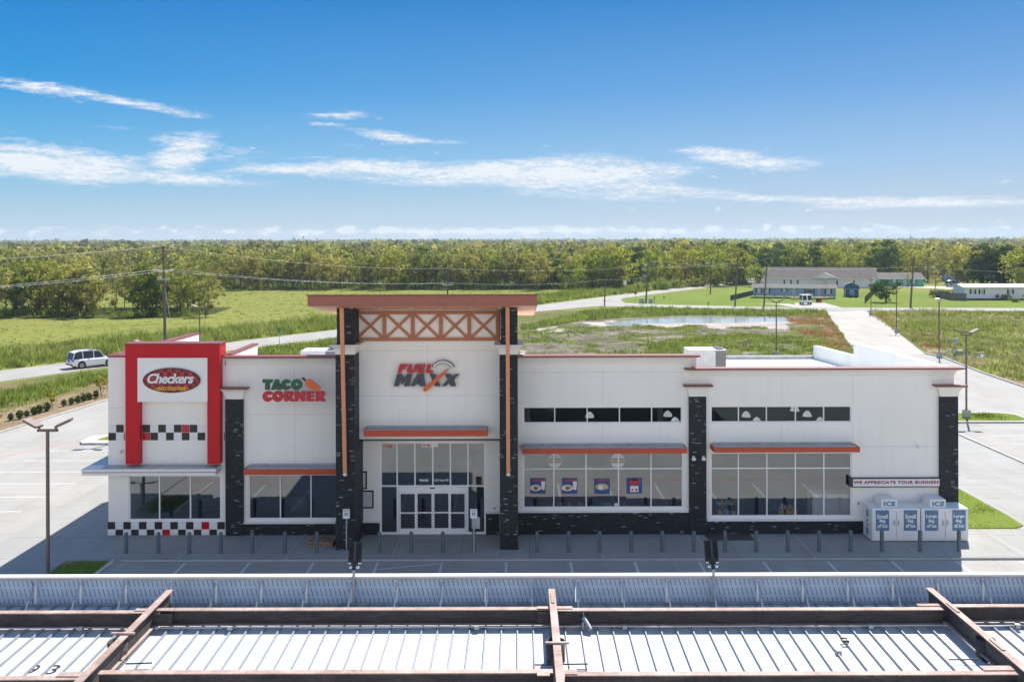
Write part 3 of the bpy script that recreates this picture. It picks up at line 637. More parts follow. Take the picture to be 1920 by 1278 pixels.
# roof
b = MB()
b.add([(XL + .3, YF + WT, 6.5), (XR - .3, YF + WT, 6.5), (XR - .3, 62.8, 5.72), (XL + .3, 62.8, 5.72), (XL + .3, YF + WT, 6.35), (XR - .3, YF + WT, 6.35), (XR - .3, 62.8, 5.57), (XL + .3, 62.8, 5.57)],
      [(0, 1, 2, 3), (7, 6, 5, 4), (0, 4, 5, 1), (1, 5, 6, 2), (2, 6, 7, 3), (3, 7, 4, 0)], 'roofm')
b.box(XL + .3, XR - .3, 62.8, 63.0, 5.6, 5.95, 'galv')
b.build('roof', store)
# parapets
def parapet(x0, x1, y0, y1, zb, za, zc, capm=None):
    b = MB(); b.hexa([(x0, y0, zb), (x1, y0, zb), (x1, y1, zb), (x0, y1, zb)], [(x0, y0, za), (x1, y0, za), (x1, y1, zc), (x0, y1, zc)], 'stucco')
    if capm: b.hexa([(x0 - .04, y0, za), (x1 + .04, y0, za), (x1 + .04, y1 + .04, zc), (x0 - .04, y1 + .04, zc)], [(x0 - .04, y0, za + .09), (x1 + .04, y0, za + .09), (x1 + .04, y1 + .04, zc + .09), (x0 - .04, y1 + .04, zc + .09)], capm)
    return b.build('parapet', store)
zcap = at(250, 668, YF).z
parapet(XL, XL + .35, YF + WT, 54.6, 5.0, zcap - .02, zcap - .10, 'cap')
parapet(X_chk - .05, X_chk + .2, YF + WT, 48.0, 5.0, zcap - .02, zcap - .0, 'cap')
parapet(XR - .35, XR, YF + .35, 55.3, 5.0, zt2 + .38, zt2 + .22)
parapet(XR - .33, XR, 55.3, 62.9, 5.0, 6.85, 6.62)
b = MB(); b.box(X_chk, X_s + .3, YF + WT + .002, YF + WT + .35, 6.0, zt1 + .36, 'stucco'); b.box(X_s, XR - .34, YF + WT + .002, YF + WT + .3, 6.0, zt2 + .33, 'stucco'); b.box(XL + .36, X_chk - .16, YF + WT + .002, YF + WT + .3, 6.0, zchk - .02, 'stucco'); b.build('parapet', store)
# cove cornices with red coping
def cornice(x0, x1, zb, h, out, left=True, right=True, Y=YF, yb=None, cap=0.075, name='cornice', capm='cap'):
    yb = Y + .3 if yb is None else yb
    prof = [(0.0, 0.0), (.03, .0), (.05, .12), (.13, .42), (.34, .72), (.75, .92), (1.0, 1.0)]
    b = MB(); rows = []
    for o, z in prof:
        o *= out; zz = zb + z * h; a = x0 - (o if left else 0); c = x1 + (o if right else 0)
        rows.append([(a, yb, zz), (a, Y - o, zz), (c, Y - o, zz), (c, yb, zz)])
    vs = [p for r in rows for p in r]; fs = []
    for j in range(len(rows) - 1):
        for i in range(3): fs.append((j * 4 + i, j * 4 + i + 1, (j + 1) * 4 + i + 1, (j + 1) * 4 + i))
    fs.append((3, 2, 1, 0)); k = (len(rows) - 1) * 4; fs.append((k, k + 1, k + 2, k + 3))
    b.add(vs, fs, 'stucco_trim')
    o = out + .03; zz = zb + h
    c = b.build(name, store)
    q = MB().box(x0 - (o if left else 0), x1 + (o if right else 0), Y - o, yb + .02, zz, zz + cap, capm)
    q.build('coping', c); return c
cornice(X_chk + .05, X_m0, zt1, .36, .34, False, False); cornice(X_m1, X_s, zt1, .36, .34, False, True); cornice(X_s + .03, XR, zt2, .34, .32, True, True)
b = MB().box(XL - .05, X_chk + .05, YF - .06, YF + .34, zchk, zchk + .08, 'cap'); b.build('coping', store)

# pillars with ledger stone
def pillar(x0, x1, ytop, Yp, capy, capx):
    xa, xb, _, zt = rc(x0, ytop, x1, 1003, Yp); b = MB().box(xa, xb, Yp, YF - .002, SW, zt, 'slate'); p = b.build('slate_pillar', store)
    ca, cb, zl, zh = rc(capx[0], capy[0], capx[1], capy[1], Yp - .2)
    mid = (xa, xb); out = (mid[0] - ca + cb - mid[1]) / 2
    cornice(mid[0], mid[1], zt, (zh - zt) - .07, out, True, True, Yp, YF - .001, .07, 'pillar_cap')
    return p
pillar(422.5, 455.5, 748, YF - .16, (727, 748), (410, 463)); pillar(1292.5, 1324.5, 743, YF - .16, (722, 743), (1283, 1335)); pillar(1763, 1797, 743, YF - .16, (722, 743), (1753, 1810))
# dark stone base course with light sill
def base(x0, x1, ytop, hole=None):
    xa, xb, _, zt = rc(x0, ytop, x1, 1003, YF - .08); b = MB().box(xa, xb, YF - .08, YF - .002, SW, zt, 'slate').box(xa, xb, YF - .13, YF - .002, zt, zt + .07, 'stucco_trim'); b.build('stone_base', store)
base(456.5, 629, 981); base(666, 711.5, 979); base(911, 936, 962); base(972, 1291.5, 960); base(1325.5, 1622, 976); base(1622.5, 1762, 976)

# chequer bands on the burger section
def chequer(rows, x0, pw, ytop, ph, Y, sizeclip=None):
    b = MB()
    for r, row in enumerate(rows):
        for c, ch in enumerate(row):
            if ch == '.': continue
            xa, xb, zl, zh = rc(x0 + c * pw + .35, ytop + r * ph + .3, x0 + (c + 1) * pw - .35, ytop + (r + 1) * ph - .3, Y)
            if sizeclip: xa = max(xa, sizeclip[0]); xb = min(xb, sizeclip[1])
            if xb <= xa: continue
            b.box(xa, xb, Y - .012, Y + .02, zl, zh, {'b': 'black', 'r': 'letred', 'w': 'white'}[ch])
    return b.build('chequer_tiles', store)
chequer(['bwbwbwbwbwbwrwb', 'wbwbwbwrwbwbwbw'], 201.7, 14.68, 977.5, 14.3, YF)
chequer(['wb'], 203, 14.7, 795.5, 14.8, YF); chequer(['bwb'], 203, 14.7, 810.6, 14.8, YF, (XL, at(234, 800, YF).x)); chequer(['wbwb'], 405, 14.7, 810.6, 14.8, YF, (at(414, 800, YF).x, at(421.5, 800, YF).x))
chequer(['.bwbwbrbw', '.rbwbwbwb'], 267 - 14.7, 14.75, 795.5, 14.8, YF - .1)
# recessed/raised panel and red portal frame
b = MB(); xa, xb, zl, zh = rc(261, 671, 389, 868, YF - .1); b.box(xa, xb, YF - .1, YF - .002, zl, zh, 'stucco')
xa, xb, zl, zh = rc(257.8, 671, 388.5, 753, YF - .5); b.box(xa, xb, YF - .5, YF - .101, zl, zh, 'stucco'); b.build('sign_panel', store)
b = MB(); Yr = YF - .42
xa, xb, zl, zh = rc(235, 646, 261.5, 870, Yr); xc, xd, _, _ = rc(388.5, 646, 412, 870, Yr); _, _, zi, _ = rc(235, 646, 412, 671, Yr)
b.box(xa, xb, Yr, YF - .003, zl, zi, 'red'); b.box(xc, xd, Yr, YF - .003, zl, zi, 'red'); b.box(xa, xd, Yr, YF + .5, zi, zh, 'red')
b.build('portal_frame', store)
b = MB().box(xa - .03, xd + .03, Yr - .03, YF + .53, zh, zh + .06, 'cap'); b.build('coping', store)

# awnings
def awning(x0, x1, y0, y1, dep, m='awning', th=None, Yw=YF, ov=0):
    Ya = Yw - dep; xa, xb, zl, zh = rc(x0, y0, x1, y1, Ya); b = MB()
    b.box(xa, xb, Ya, Ya + .04, zl, zh, m); b.box(xa, xa + .04, Ya + .042, Yw - .003, zl, zh, m); b.box(xb - .04, xb, Ya + .042, Yw - .003, zl, zh, m)
    b.box(xa + .042, xb - .042, Ya + .042, Yw - .003, zh - .09, zh - .03, 'galv'); b.box(xa + .1, xb - .1, Yw - .10, Yw - .004, zh - .028, zh + .06, 'galv')
    b.box(xa + .042, xb - .042, Ya + .042, Yw - .003, zl + .01, zl + .03, 'stucco_trim')
    return b.build('awning', store)
awning(456.5, 630, 879.2, 889.5, .85); awning(978.5, 1288.5, 840, 850, .85); awning(1338.5, 1612.5, 838, 847.8, .85)
# white slab awning wrapping the left corner
b = MB(); Ya = YF - .85; xa, xb, zl, zh = rc(152, 879.5, 405, 891, Ya)
b.box(xa, xb, Ya, YF - .003, zl + (zh - zl) * .57, zh, 'white'); b.box(xa + .04, xb - .04, Ya + .05, YF - .003, zl + (zh - zl) * .42, zl + (zh - zl) * .569, 'brown'); b.box(xa + .02, xb - .02, Ya + .01, YF - .003, zl, zl + (zh - zl) * .418, 'white')
b.box(xa, XL - .003, YF - .0025, YF + 2.6, zl, zh, 'white'); b.box(xa + .05, XL - .003, YF, YF + 2.55, zh + .002, zh + .03, 'galv'); b.box(XL, xb - .03, Ya + .06, YF - .1, zh + .002, zh + .03, 'galv')
b.build('slab_awning', store)

# ---- entrance tower
YT = 42.3                       # upper tower wall
YP = 41.1                       # front of the tower pillars
tw = MB(); xa, xb, zl, zh = rc(664, 575, 937, 822.5, YT); tw.box(xa, xb, YT, YT + .35, zl, zh, 'stucco')
tw.box(xa, xa + .3, YT + .352, 47.5, zl, zh - .3, 'stucco'); tw.box(xb - .3, xb, YT + .352, 47.5, zl, zh - .3, 'stucco'); tw.box(xa + .3, xb - .3, YT + .352, YF + .3, zl, zl + .15, 'stucco')
tw.box(xa, xb, 47.5, 47.8, 6, zh - .35, 'stucco')
tower = tw.build('tower_wall', store)
b = MB()
gv(801, 642, 681, YT); gv(801, 735, 795, YT); ghz(657.5, 668, 935, YT); ghz(742, 668, 935, YT); b.build('wall_joint', store)
# brown X lattice
b = MB(); Yl = YT - .09
def bar(x0, y0, x1, y1, d=0.0): xa, xb, zl, zh = rc(x0, y0, x1, y1, Yl - d); b.box(xa, xb, Yl - d, YT - .002, zl, zh, 'brown')
xs = [665, 717.3, 770.5, 823.2, 876.4, 929]
bar(664.5, 583, 936.5, 589, .012); bar(664.5, 633, 936.5, 639, .012)
bar(664.5, 589, 671, 633); bar(929.5, 589, 936.5, 633)
for x in xs[1:5]: bar(x, 589, x + 6.6, 633)
ins = [(671, 717.3), (723.9, 770.5), (777.1, 823.2), (829.8, 876.4), (883, 929.5)]
for x0, x1 in ins:
    p = at(x0, 589, Yl); q = at(x1, 633, Yl); r = at(x0, 633, Yl); s = at(x1, 589, Yl); w = .115
    b.beam((p.x, Yl + .06, p.z), (q.x, Yl + .06, q.z), w, .06, 'brown', (0, 1, 0)); b.beam((r.x, Yl + .055, r.z), (s.x, Yl + .055, s.z), w, .06, 'brown', (0, 1, 0))
b.build('lattice_band', store)
# tower pillars
for (x0, x1) in ((629.5, 665), (937, 971)):
    xa, xb, _, zt = rc(x0, 646, x1, 1031, YP); zb = at((x0 + x1) / 2, 664.5, YP).z
    MB().box(xa, xb, YP, YF - .004 if x0 > 800 else YF - .004, SW, zb, 'slate').build('slate_pillar', store)
    cornice(xa, xb, zb, zt - zb - .05, .2, True, True, YP, YF - .004, .05, 'pillar_cap', 'stucco_trim')
    b = MB().box(xa + .05, xb, YP + .06, YF + 1.0, zt, zt + 1.95, 'slate'); b.build('slate_pillar', store)
# the second course behind the pillar: side returns above the low wall
# sloping roof
b = MB(); Y0 = 39.9; Y1 = 47.2
xa, xb, z0b, z0t = rc(576.5, 554, 1007.5, 573, Y0); th = z0t - z0b; sl_ = (at(1002, 590, Y1).z - z0b) / (Y1 - Y0); z1b = z0b + sl_ * (Y1 - Y0)
b.hexa([(xa, Y0, z0b), (xb, Y0, z0b), (xb, Y1, z1b), (xa, Y1, z1b)], [(xa, Y0, z0t), (xb, Y0, z0t), (xb, Y1, z1b + th), (xa, Y1, z1b + th)], 'roofbrown')
roof = b.build('tower_roof', store)
b = MB(); e = .012
b.add([(xa + .05, Y0 + .05, z0b - e), (xb - .05, Y0 + .05, z0b - e), (xb - .05, Y1 - .05, z1b - e), (xa + .05, Y1 - .05, z1b - e)], [(3, 2, 1, 0)], 'soffit'); b.build('soffit', roof)
b = MB().hexa([(xa - .04, Y0 - .04, z0t), (xb + .04, Y0 - .04, z0t), (xb + .04, Y1, z1b + th), (xa - .04, Y1, z1b + th)], [(xa - .04, Y0 - .04, z0t + .05), (xb + .04, Y0 - .04, z0t + .05), (xb + .04, Y1, z1b + th + .05), (xa - .04, Y1, z1b + th + .05)], 'cap'); b.build('roof_edge', roof)
for x in (658.5, 713.5, 770.5, 824.5, 882, 937):
    Yd = 40.9; X = (x - PX) * Yd / FPX; zz = z0b + sl_ * (Yd - Y0) - e; MB().cyl((X, Yd, zz - .004), (X, Yd, zz - .03), .09, .09, 12, 'lamp_lens').build('downlight', roof)
for (xt, xb_) in ((640.3, 647), (951.3, 953)):
    Yt = 40.4; zt = z0b + sl_ * (Yt - Y0) - .03; X = (xt - PX) * Yt / FPX; q = at(xb_, 885, YP - .12)
    s = MB().beam((X, Yt, zt), (q.x, YP - .12, q.z), .165, .13, 'strut', (0, 1, 0)).build('roof_strut', store)
    MB().box(q.x - .07, q.x + .07, YP - .10, YP + .002, q.z - .04, q.z + .02, 'alu').lathe((q.x, YP - .14, q.z - .17), [(0, 0), (.07, .02), (.10, .08), (.06, .15), (0, .17)], 12, 'lamp_lens').build('wall_lamp', store)
awning(681.5, 914, 806, 817.8, .8, 'awning', None, YT)

# ---- windows
def window(key, cols, rows, fr=.05, glassm='glass', name='window'):
    xa, xb, zl, zh = H[key]; b = MB(); y0, y1 = YF + .05, YF + .15
    cx = [xa] + [at(c, 900, YF).x for c in cols] + [xb]
    cz = [zl] + sorted(at((cols[0] if cols else 1000), r, YF).z for r in rows) + [zh]
    b.box(xa, xb, y0, y1, zl, zl + fr, 'alu'); b.box(xa, xb, y0, y1, zh - fr, zh, 'alu')
    b.box(xa, xa + fr, y0, y1, zl + fr, zh - fr, 'alu'); b.box(xb - fr, xb, y0, y1, zl + fr, zh - fr, 'alu')
    for z in cz[1:-1]: b.box(xa + fr, xb - fr, y0 + .004, y1 - .004, z - fr / 2, z + fr / 2, 'alu')
    for x in cx[1:-1]:
        for z0, z1 in zip(cz, cz[1:]):
            b.box(x - fr / 2, x + fr / 2, y0, y1, z0 + (fr if z0 == zl else fr / 2), z1 - (fr if z1 == zh else fr / 2), 'alu')
    w = b.build(name, store); random.seed(int(xa * 10))
    for i, (x0, x1) in enumerate(zip(cx, cx[1:])):
        for z0, z1 in zip(cz, cz[1:]):
            t = random.uniform(-.004, .004); MB().add([(x0, y0 + .05, z0), (x1, y0 + .05 + t, z0), (x1, y0 + .05 + t + random.uniform(-.003, .003), z1), (x0, y0 + .05, z1)], [(0, 1, 2, 3)], glassm).build('pane', w)
    return w
window('chk', [298, 356], []); window('taco', [525, 582.5], []); window('lc', [1038.5, 1099, 1160, 1221], [879])
window('ua', [1040.5, 1101.5, 1162, 1222.5], [], .045, 'glass_hi'); window('ub', [1385.5, 1438, 1492.5, 1545.5], [], .045, 'glass_hi'); window('rd', [1385, 1438.5, 1492, 1545.5], [878])
# ---- door front
xa, xb, zl, zh = H['door']; fr = .055; y0, y1 = YF + .04, YF + .14
X = lambda x: at(x, 920, YF).x
Z = lambda y: at(811, y, YF).z
b = MB(); b.box(xa, xb, y0, y1, zh - fr, zh, 'alu'); b.box(xa, xa + fr, y0, y1, zl, zh - fr, 'alu'); b.box(xb - fr, xb, y0, y1, zl, zh - fr, 'alu')
zt = Z(911)
b.box(xa + fr, xb - fr, y0 + .003, y1 - .003, zt - .03, zt + .03, 'alu')
for x in (744.5, 778, 811.5, 844.5, 877.5): b.box(X(x) - .03, X(x) + .03, y0, y1, zt + .03, zh - fr, 'alu')
for x in (745.5, 876): b.box(X(x) - .05, X(x) + .05, y0, y1, zl, zt - .03, 'alu')
b.box(X(748), X(874), y0 - .05, y1, Z(922.5), Z(912.5), 'alu'); b.box(xa + fr, X(744), y0, y1, zl, zl + .06, 'alu'); b.box(X(878), xb - fr, y0, y1, zl, zl + .06, 'alu')
b.box(X(806), X(816), y0 - .075, y0 - .052, Z(915.5), Z(913.5), 'dark')
sf = b.build('storefront_frame', store)
cx = [xa, X(744.5), X(778), X(811.5), X(844.5), X(877.5), xb]
for x0, x1 in zip(cx, cx[1:]): MB().add([(x0, y0 + .05, zt), (x1, y0 + .052, zt), (x1, y0 + .051, zh), (x0, y0 + .049, zh)], [(0, 1, 2, 3)], 'glass').build('pane', sf)
for x0, x1 in ((xa, X(745)), (X(877), xb)): MB().add([(x0, y0 + .05, zl), (x1, y0 + .052, zl), (x1, y0 + .051, zt), (x0, y0 + .049, zt)], [(0, 1, 2, 3)], 'glass').build('pane', sf)
for x0, x1, d in ((748.5, 780, 0), (780, 811.3, .04), (811.8, 843, .04), (843, 873.5, 0)):
    b = MB(); a = X(x0); c = X(x1); f = .06; yy = y0 - .03 + d; ztop = Z(923)
    b.box(a, a + f, yy, yy + .05, zl, ztop, 'alu'); b.box(c - f, c, yy, yy + .05, zl, ztop, 'alu'); b.box(a + f, c - f, yy + .001, yy + .049, ztop - f, ztop, 'alu')
    b.box(a + f, c - f, yy + .001, yy + .049, zl, zl + .24, 'alu'); b.box(a + f, c - f, yy + .001, yy + .049, Z(962.5), Z(960), 'alu')
    dr = b.build('sliding_door', store)
    MB().add([(a + f, yy + .025, zl + .2), (c - f, yy + .026, zl + .2), (c - f, yy + .025, ztop - f), (a + f, yy + .024, ztop - f)], [(0, 1, 2, 3)], 'glass').build('pane', dr)
# ---- interior
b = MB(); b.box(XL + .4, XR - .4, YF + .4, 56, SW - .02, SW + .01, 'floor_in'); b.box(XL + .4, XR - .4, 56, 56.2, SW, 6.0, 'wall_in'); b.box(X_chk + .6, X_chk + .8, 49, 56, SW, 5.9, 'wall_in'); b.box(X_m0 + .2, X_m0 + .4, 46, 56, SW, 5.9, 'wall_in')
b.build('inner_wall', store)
def pendant(x, y, Y=45.5):
    p = at(x, y, Y); b = MB().lathe((p.x, Y, p.z - .15), [(.22, 0), (.21, .05), (.16, .16), (.08, .24), (.04, .26)], 18, 'pendant').cyl((p.x, Y, p.z + .15), (p.x, Y, 6.35), .015, .015, 6, 'dark')
    return tag(b.build('pendant_lamp'), PEND[len(pl_)], 'lamp', 'silver dome pendant lamps behind the high windows')
PEND = ['silver dome pendant lamp behind the second pane of the left high window', 'higher silver dome lamp behind the fifth pane of the left high window', 'lower silver dome lamp behind the fifth pane of the left high window', 'upper silver dome lamp behind the second pane of the right high window', 'lower silver dome lamp behind the second pane of the right high window', 'silver dome lamp half hidden by the mullion of the right high window', 'upper silver dome lamp behind the fourth pane of the right high window', 'lower silver dome lamp low in the fourth pane of the right high window']
pl_ = []
for p in ((1105.5, 776), (1252, 774), (1266, 786), (1399, 775), (1419, 786), (1490, 764), (1513.5, 774), (1538, 786)): pl_.append(pendant(*p))
# ================================================================== SIGNS ON THE FRONT
def px_curve(pts, x0, y0, sc12, Y):      # polygon traced in a zoomed crop -> metres on plane Y
    return [(at(x0 + p[0] / sc12, y0 + p[1] / sc12, Y).x, at(x0 + p[0] / sc12, y0 + p[1] / sc12, Y).z) for p in pts]
def arc(cx, cy, rx, ry, a0, a1, n=28): return [(cx + rx * math.cos(R(a0 + (a1 - a0) * i / n)), cy - ry * math.sin(R(a0 + (a1 - a0) * i / n))) for i in range(n + 1)]
# petrol brand logo on the tower
Yg = YT - .12
t = thing('logo_sign', (at(801, 735, YT).x, YT, at(801, 735, YT).z), 'red and charcoal FUEL MAXX lettering with orange needle on the entrance tower', 'sign')
def letter(name, polys, m, parent, x0, y0, s, Y, depth=.14):
    v, f = curve_mesh([px_curve(p, x0, y0, s, Y) for p in polys], depth, m, Y)
    return MB().add(v, f, m).build(name, parent)
A0 = (720, 660, 12)
def LG(name, polys, m, Y=Yg, d=.14): return letter(name, polys, m, t, *A0, Y, d)
LG('letter', [[(362, 265), (530, 265), (517, 308), (432, 308), (425, 342), (492, 342), (480, 383), (412, 383), (388, 462), (305, 462)]], 'letred')
LG('letter', [[(560, 265), (638, 265), (600, 390), (606, 415), (636, 415), (660, 392), (702, 265), (772, 265), (735, 400), (700, 446), (650, 465), (550, 465), (517, 435), (520, 395)]], 'letred')
LG('letter', [[(792, 265), (945, 265), (930, 308), (856, 308), (848, 340), (918, 340), (905, 378), (836, 378), (825, 418), (908, 418), (912, 462), (740, 462)]], 'letred')
LG('letter', [[(985, 265), (1067, 265), (1022, 415), (1112, 415), (1098, 465), (935, 465)]], 'letred')
LG('letter', [[(297, 490), (405, 490), (442, 592), (517, 490), (635, 490), (567, 762), (445, 762), (480, 652), (402, 722), (367, 647), (335, 762), (222, 762)]], 'letgrey')
LG('letter', [[(752, 490), (905, 490), (928, 762), (800, 762), (800, 717), (732, 717), (690, 762), (590, 762)], [(768, 660), (806, 660), (803, 608)]], 'letgrey')
LG('letter', [[(1027, 490), (1148, 490), (1272, 762), (1150, 762)]], 'letgrey')
LG('letter', [[(1370, 490), (1500, 490), (1535, 548), (1602, 490), (1695, 490), (1575, 622), (1620, 762), (1500, 762), (1463, 690), (1400, 762), (1300, 762), (1432, 612)]], 'letgrey')
LG('needle', [[(1492, 334), (1400, 385), (1180, 548), (1040, 680), (895, 798), (876, 840), (900, 882), (945, 886), (985, 850), (1150, 700), (1300, 562), (1480, 350)]], 'orange', Yg - .09, .08)
LG('gauge_arc', [arc(1332, 468, 292, 292, 30, 150) + arc(1332, 468, 262, 262, 150, 30)], 'letgrey', Yg, .14)
LG('gauge_scale', [arc(1332, 468, 274, 274, 32, 147) + arc(1332, 468, 238, 238, 147, 32)], 'white', Yg - .02, .14)
LG('gauge_ring', [arc(1332, 468, 240, 240, 32, 147) + arc(1332, 468, 226, 226, 147, 32)], 'letgrey', Yg - .01, .14)
# taco sign
t = thing('taco_sign', (at(550, 752, YF).x, YF, at(550, 752, YF).z), 'green TACO over red CORNER lettering with an orange pepper on the stucco', 'sign')
Yg = YF - .08; A0 = (470, 690, 12)
LG('letter', [[(275, 245), (500, 245), (495, 320), (438, 325), (430, 482), (328, 482), (335, 325), (268, 320)]], 'green')
LG('letter', [[(552, 245), (630, 245), (706, 482), (590, 482), (572, 452), (556, 482), (458, 482)], [(568, 390), (592, 390), (578, 350)]], 'green')
def cring(cx, cy, r, ri, gap): return [arc(cx, cy, r, r, gap, 360 - gap, 30) + arc(cx + 14, cy, ri, ri, 360 - gap * 1.6, gap * 1.6, 16)]
LG('letter', cring(808, 365, 122, 34, 28), 'green')
LG('letter', [arc(1038, 365, 126, 124, 0, 354, 40), arc(1040, 360, 34, 32, 0, 345, 20)], 'green')
LG('letter', cring(394, 628, 122, 32, 26), 'letred')
LG('letter', [arc(618, 628, 126, 124, 0, 354, 40), arc(616, 622, 32, 30, 0, 345, 20)], 'letred')
for dx_ in (0, 705):
    LG('letter', [[(p[0] + dx_, p[1]) for p in [(760, 510), (905, 510), (960, 532), (975, 575), (965, 615), (925, 642), (985, 740), (880, 740), (845, 690), (842, 740), (760, 740)]], [(p[0] + dx_, p[1]) for p in [(838, 585), (868, 585), (870, 615), (840, 616)]]], 'letred')
LG('letter', [[(995, 510), (1075, 510), (1132, 592), (1140, 510), (1230, 510), (1225, 740), (1145, 740), (1080, 640), (1075, 740), (990, 740)]], 'letred')
LG('letter', [[(1255, 510), (1437, 510), (1436, 570), (1350, 575), (1350, 600), (1430, 602), (1430, 652), (1350, 652), (1350, 682), (1440, 685), (1440, 740), (1255, 740)]], 'letred')
LG('pepper', [[(1300, 240), (1350, 255), (1450, 330), (1590, 440), (1545, 488), (1450, 494), (1330, 455), (1252, 385), (1232, 320), (1258, 265)]], 'orange')
LG('pepper_stem', [[(1142, 225), (1180, 203), (1243, 265), (1228, 292)]], 'black')
# burger oval
Yo = YF - .58
p0 = at(322, 712.5, Yo); t = thing('oval_sign', tuple(p0), 'oval red chequered Checkers sign on the raised panel inside the red portal frame', 'sign')
k = Yo / FPX; rx, rz = 55 * k, 24.2 * k
def ell(rx, rz, y0, y1, m, name):
    n = 48; pts = [(rx * math.cos(2 * PI * i / n), rz * math.sin(2 * PI * i / n)) for i in range(n)]
    return MB().prism(pts, 'y', y0, y1, m).build(name, t, False)
ell(rx, rz, 0, .07, 'white', 'sign_rim'); mdk = mat('maroon_edge', (0.10, 0.008, 0.02), 0.4); ell(rx * .985, rz * .965, -.02, -.001, mdk, 'sign_border'); ell(rx * .915, rz * .86, -.03, -.021, 'checker', 'sign_face')
def tx(body, x0, x1, y0, y1, m, name, Y, d=.02, sh=0, bold=0, parent=None, space=1.0, line=1.0):
    a, b_, zl, zh = rc(x0, y0, x1, y1, Y); v, f = text_geo(body, a, b_, zl, zh, Y, d, sh, bold, space=space, line=line)
    return MB().add(v, f, m).build(name, parent)
tx('Checkers', 277.5, 364.5, 700.5, 719.3, 'letgrey', 'script_shadow', Yo - .032, .012, .28, .035, t, .93)
tx('Checkers', 276.5, 363.5, 699.8, 718.6, 'white', 'script', Yo - .045, .03, .28, .03, t, .93)
tx('\u2022 CRAZY GOOD FOOD \u2022', 290, 353, 725, 731.5, 'yellow', 'slogan', Yo - .035, .012, .15, .03, t)
# banner
t = thing('banner_sign', tuple(at(1680, 913, YF)), 'long white WE APPRECIATE YOUR BUSINESS board with dark frame right of the right window', 'sign')
a, b_, zl, zh = rc(1597, 895.5, 1763, 913, YF - .14)
fb = MB().box(a, b_, YF - .14, YF - .003, zl, zh, 'dark').build('sign_box', t); MB().box(a + .06, b_ - .04, YF - .15, YF - .141, zl + .05, zh - .05, 'white').build('sign_face', t)
tx('WE APPRECIATE YOUR BUSINESS', 1600.5, 1760.5, 900.5, 906.5, mat('letter_maroon', (0.33, 0.01, 0.03), 0.5), 'lettering', YF - .152, .012, 0, .04, t, 1.15)
MB().box(a - .10, a - .003, YF - .16, YF - .02, zl + .03, zh + .04, 'dark').build('bracket', t)
# address on the transom and small window signs
tx('9645', 786, 803.5, 897, 902.5, 'white', 'house_number', YF + .06, .006, 0, .03); tag(bpy.data.objects['house_number'], 'white number 9645 on the glass above the sliding doors', 'number')
tx('US Hwy 90', 814.5, 841, 897.5, 903, 'white', 'street_name', YF + .06, .006, 0, .03); tag(bpy.data.objects['street_name'], 'white US Hwy 90 lettering on the glass above the sliding doors', 'lettering')
tx('ATM', 717.5, 734.5, 833.5, 839, mat('neon_red', (0.75, 0.10, 0.06), 0.4), 'atm_sign', YF + .075, .01, 0, .04); tag(bpy.data.objects['atm_sign'], 'red ATM letters in the top left pane beside the entrance', 'sign')
a, b_, zl, zh = rc(791, 830.5, 821, 837.5, YF + .07); o = MB().box(a, b_, YF + .07, YF + .076, zl, zh, 'white').box(a + .22, a + .4, YF + .066, YF + .0695, zl + .05, zh - .05, 'letred').box(a + .05, a + .16, YF + .066, YF + .0695, zl + .05, zh - .05, 'letgrey').build('window_sticker'); tag(o, 'white sticker with a red mark at the top of the entrance glazing', 'sticker')
for (x0, y0, x1, y1, lb) in ((666.5, 883, 688, 916.5, 'upper dark framed blank notice board beside the left tower pillar'), (666.5, 919, 674.5, 952.5, 'lower dark framed blank board half hidden by the left tower pillar'), (677.5, 919, 700.5, 952.5, 'lower right dark framed blank board left of the entrance')):
    a, b_, zl, zh = rc(x0, y0, x1, y1, YF - .03); nb = MB().box(a, b_, YF - .03, YF - .002, zl, zh, 'black').build('notice_board'); tag(nb, lb, 'notice board')
    MB().box(a + .07, b_ - .07, YF - .036, YF - .0305, zl + .07, zh - .07, mat('notice_paper', (0.55, 0.57, 0.6), 0.6)).build('notice_paper', nb)
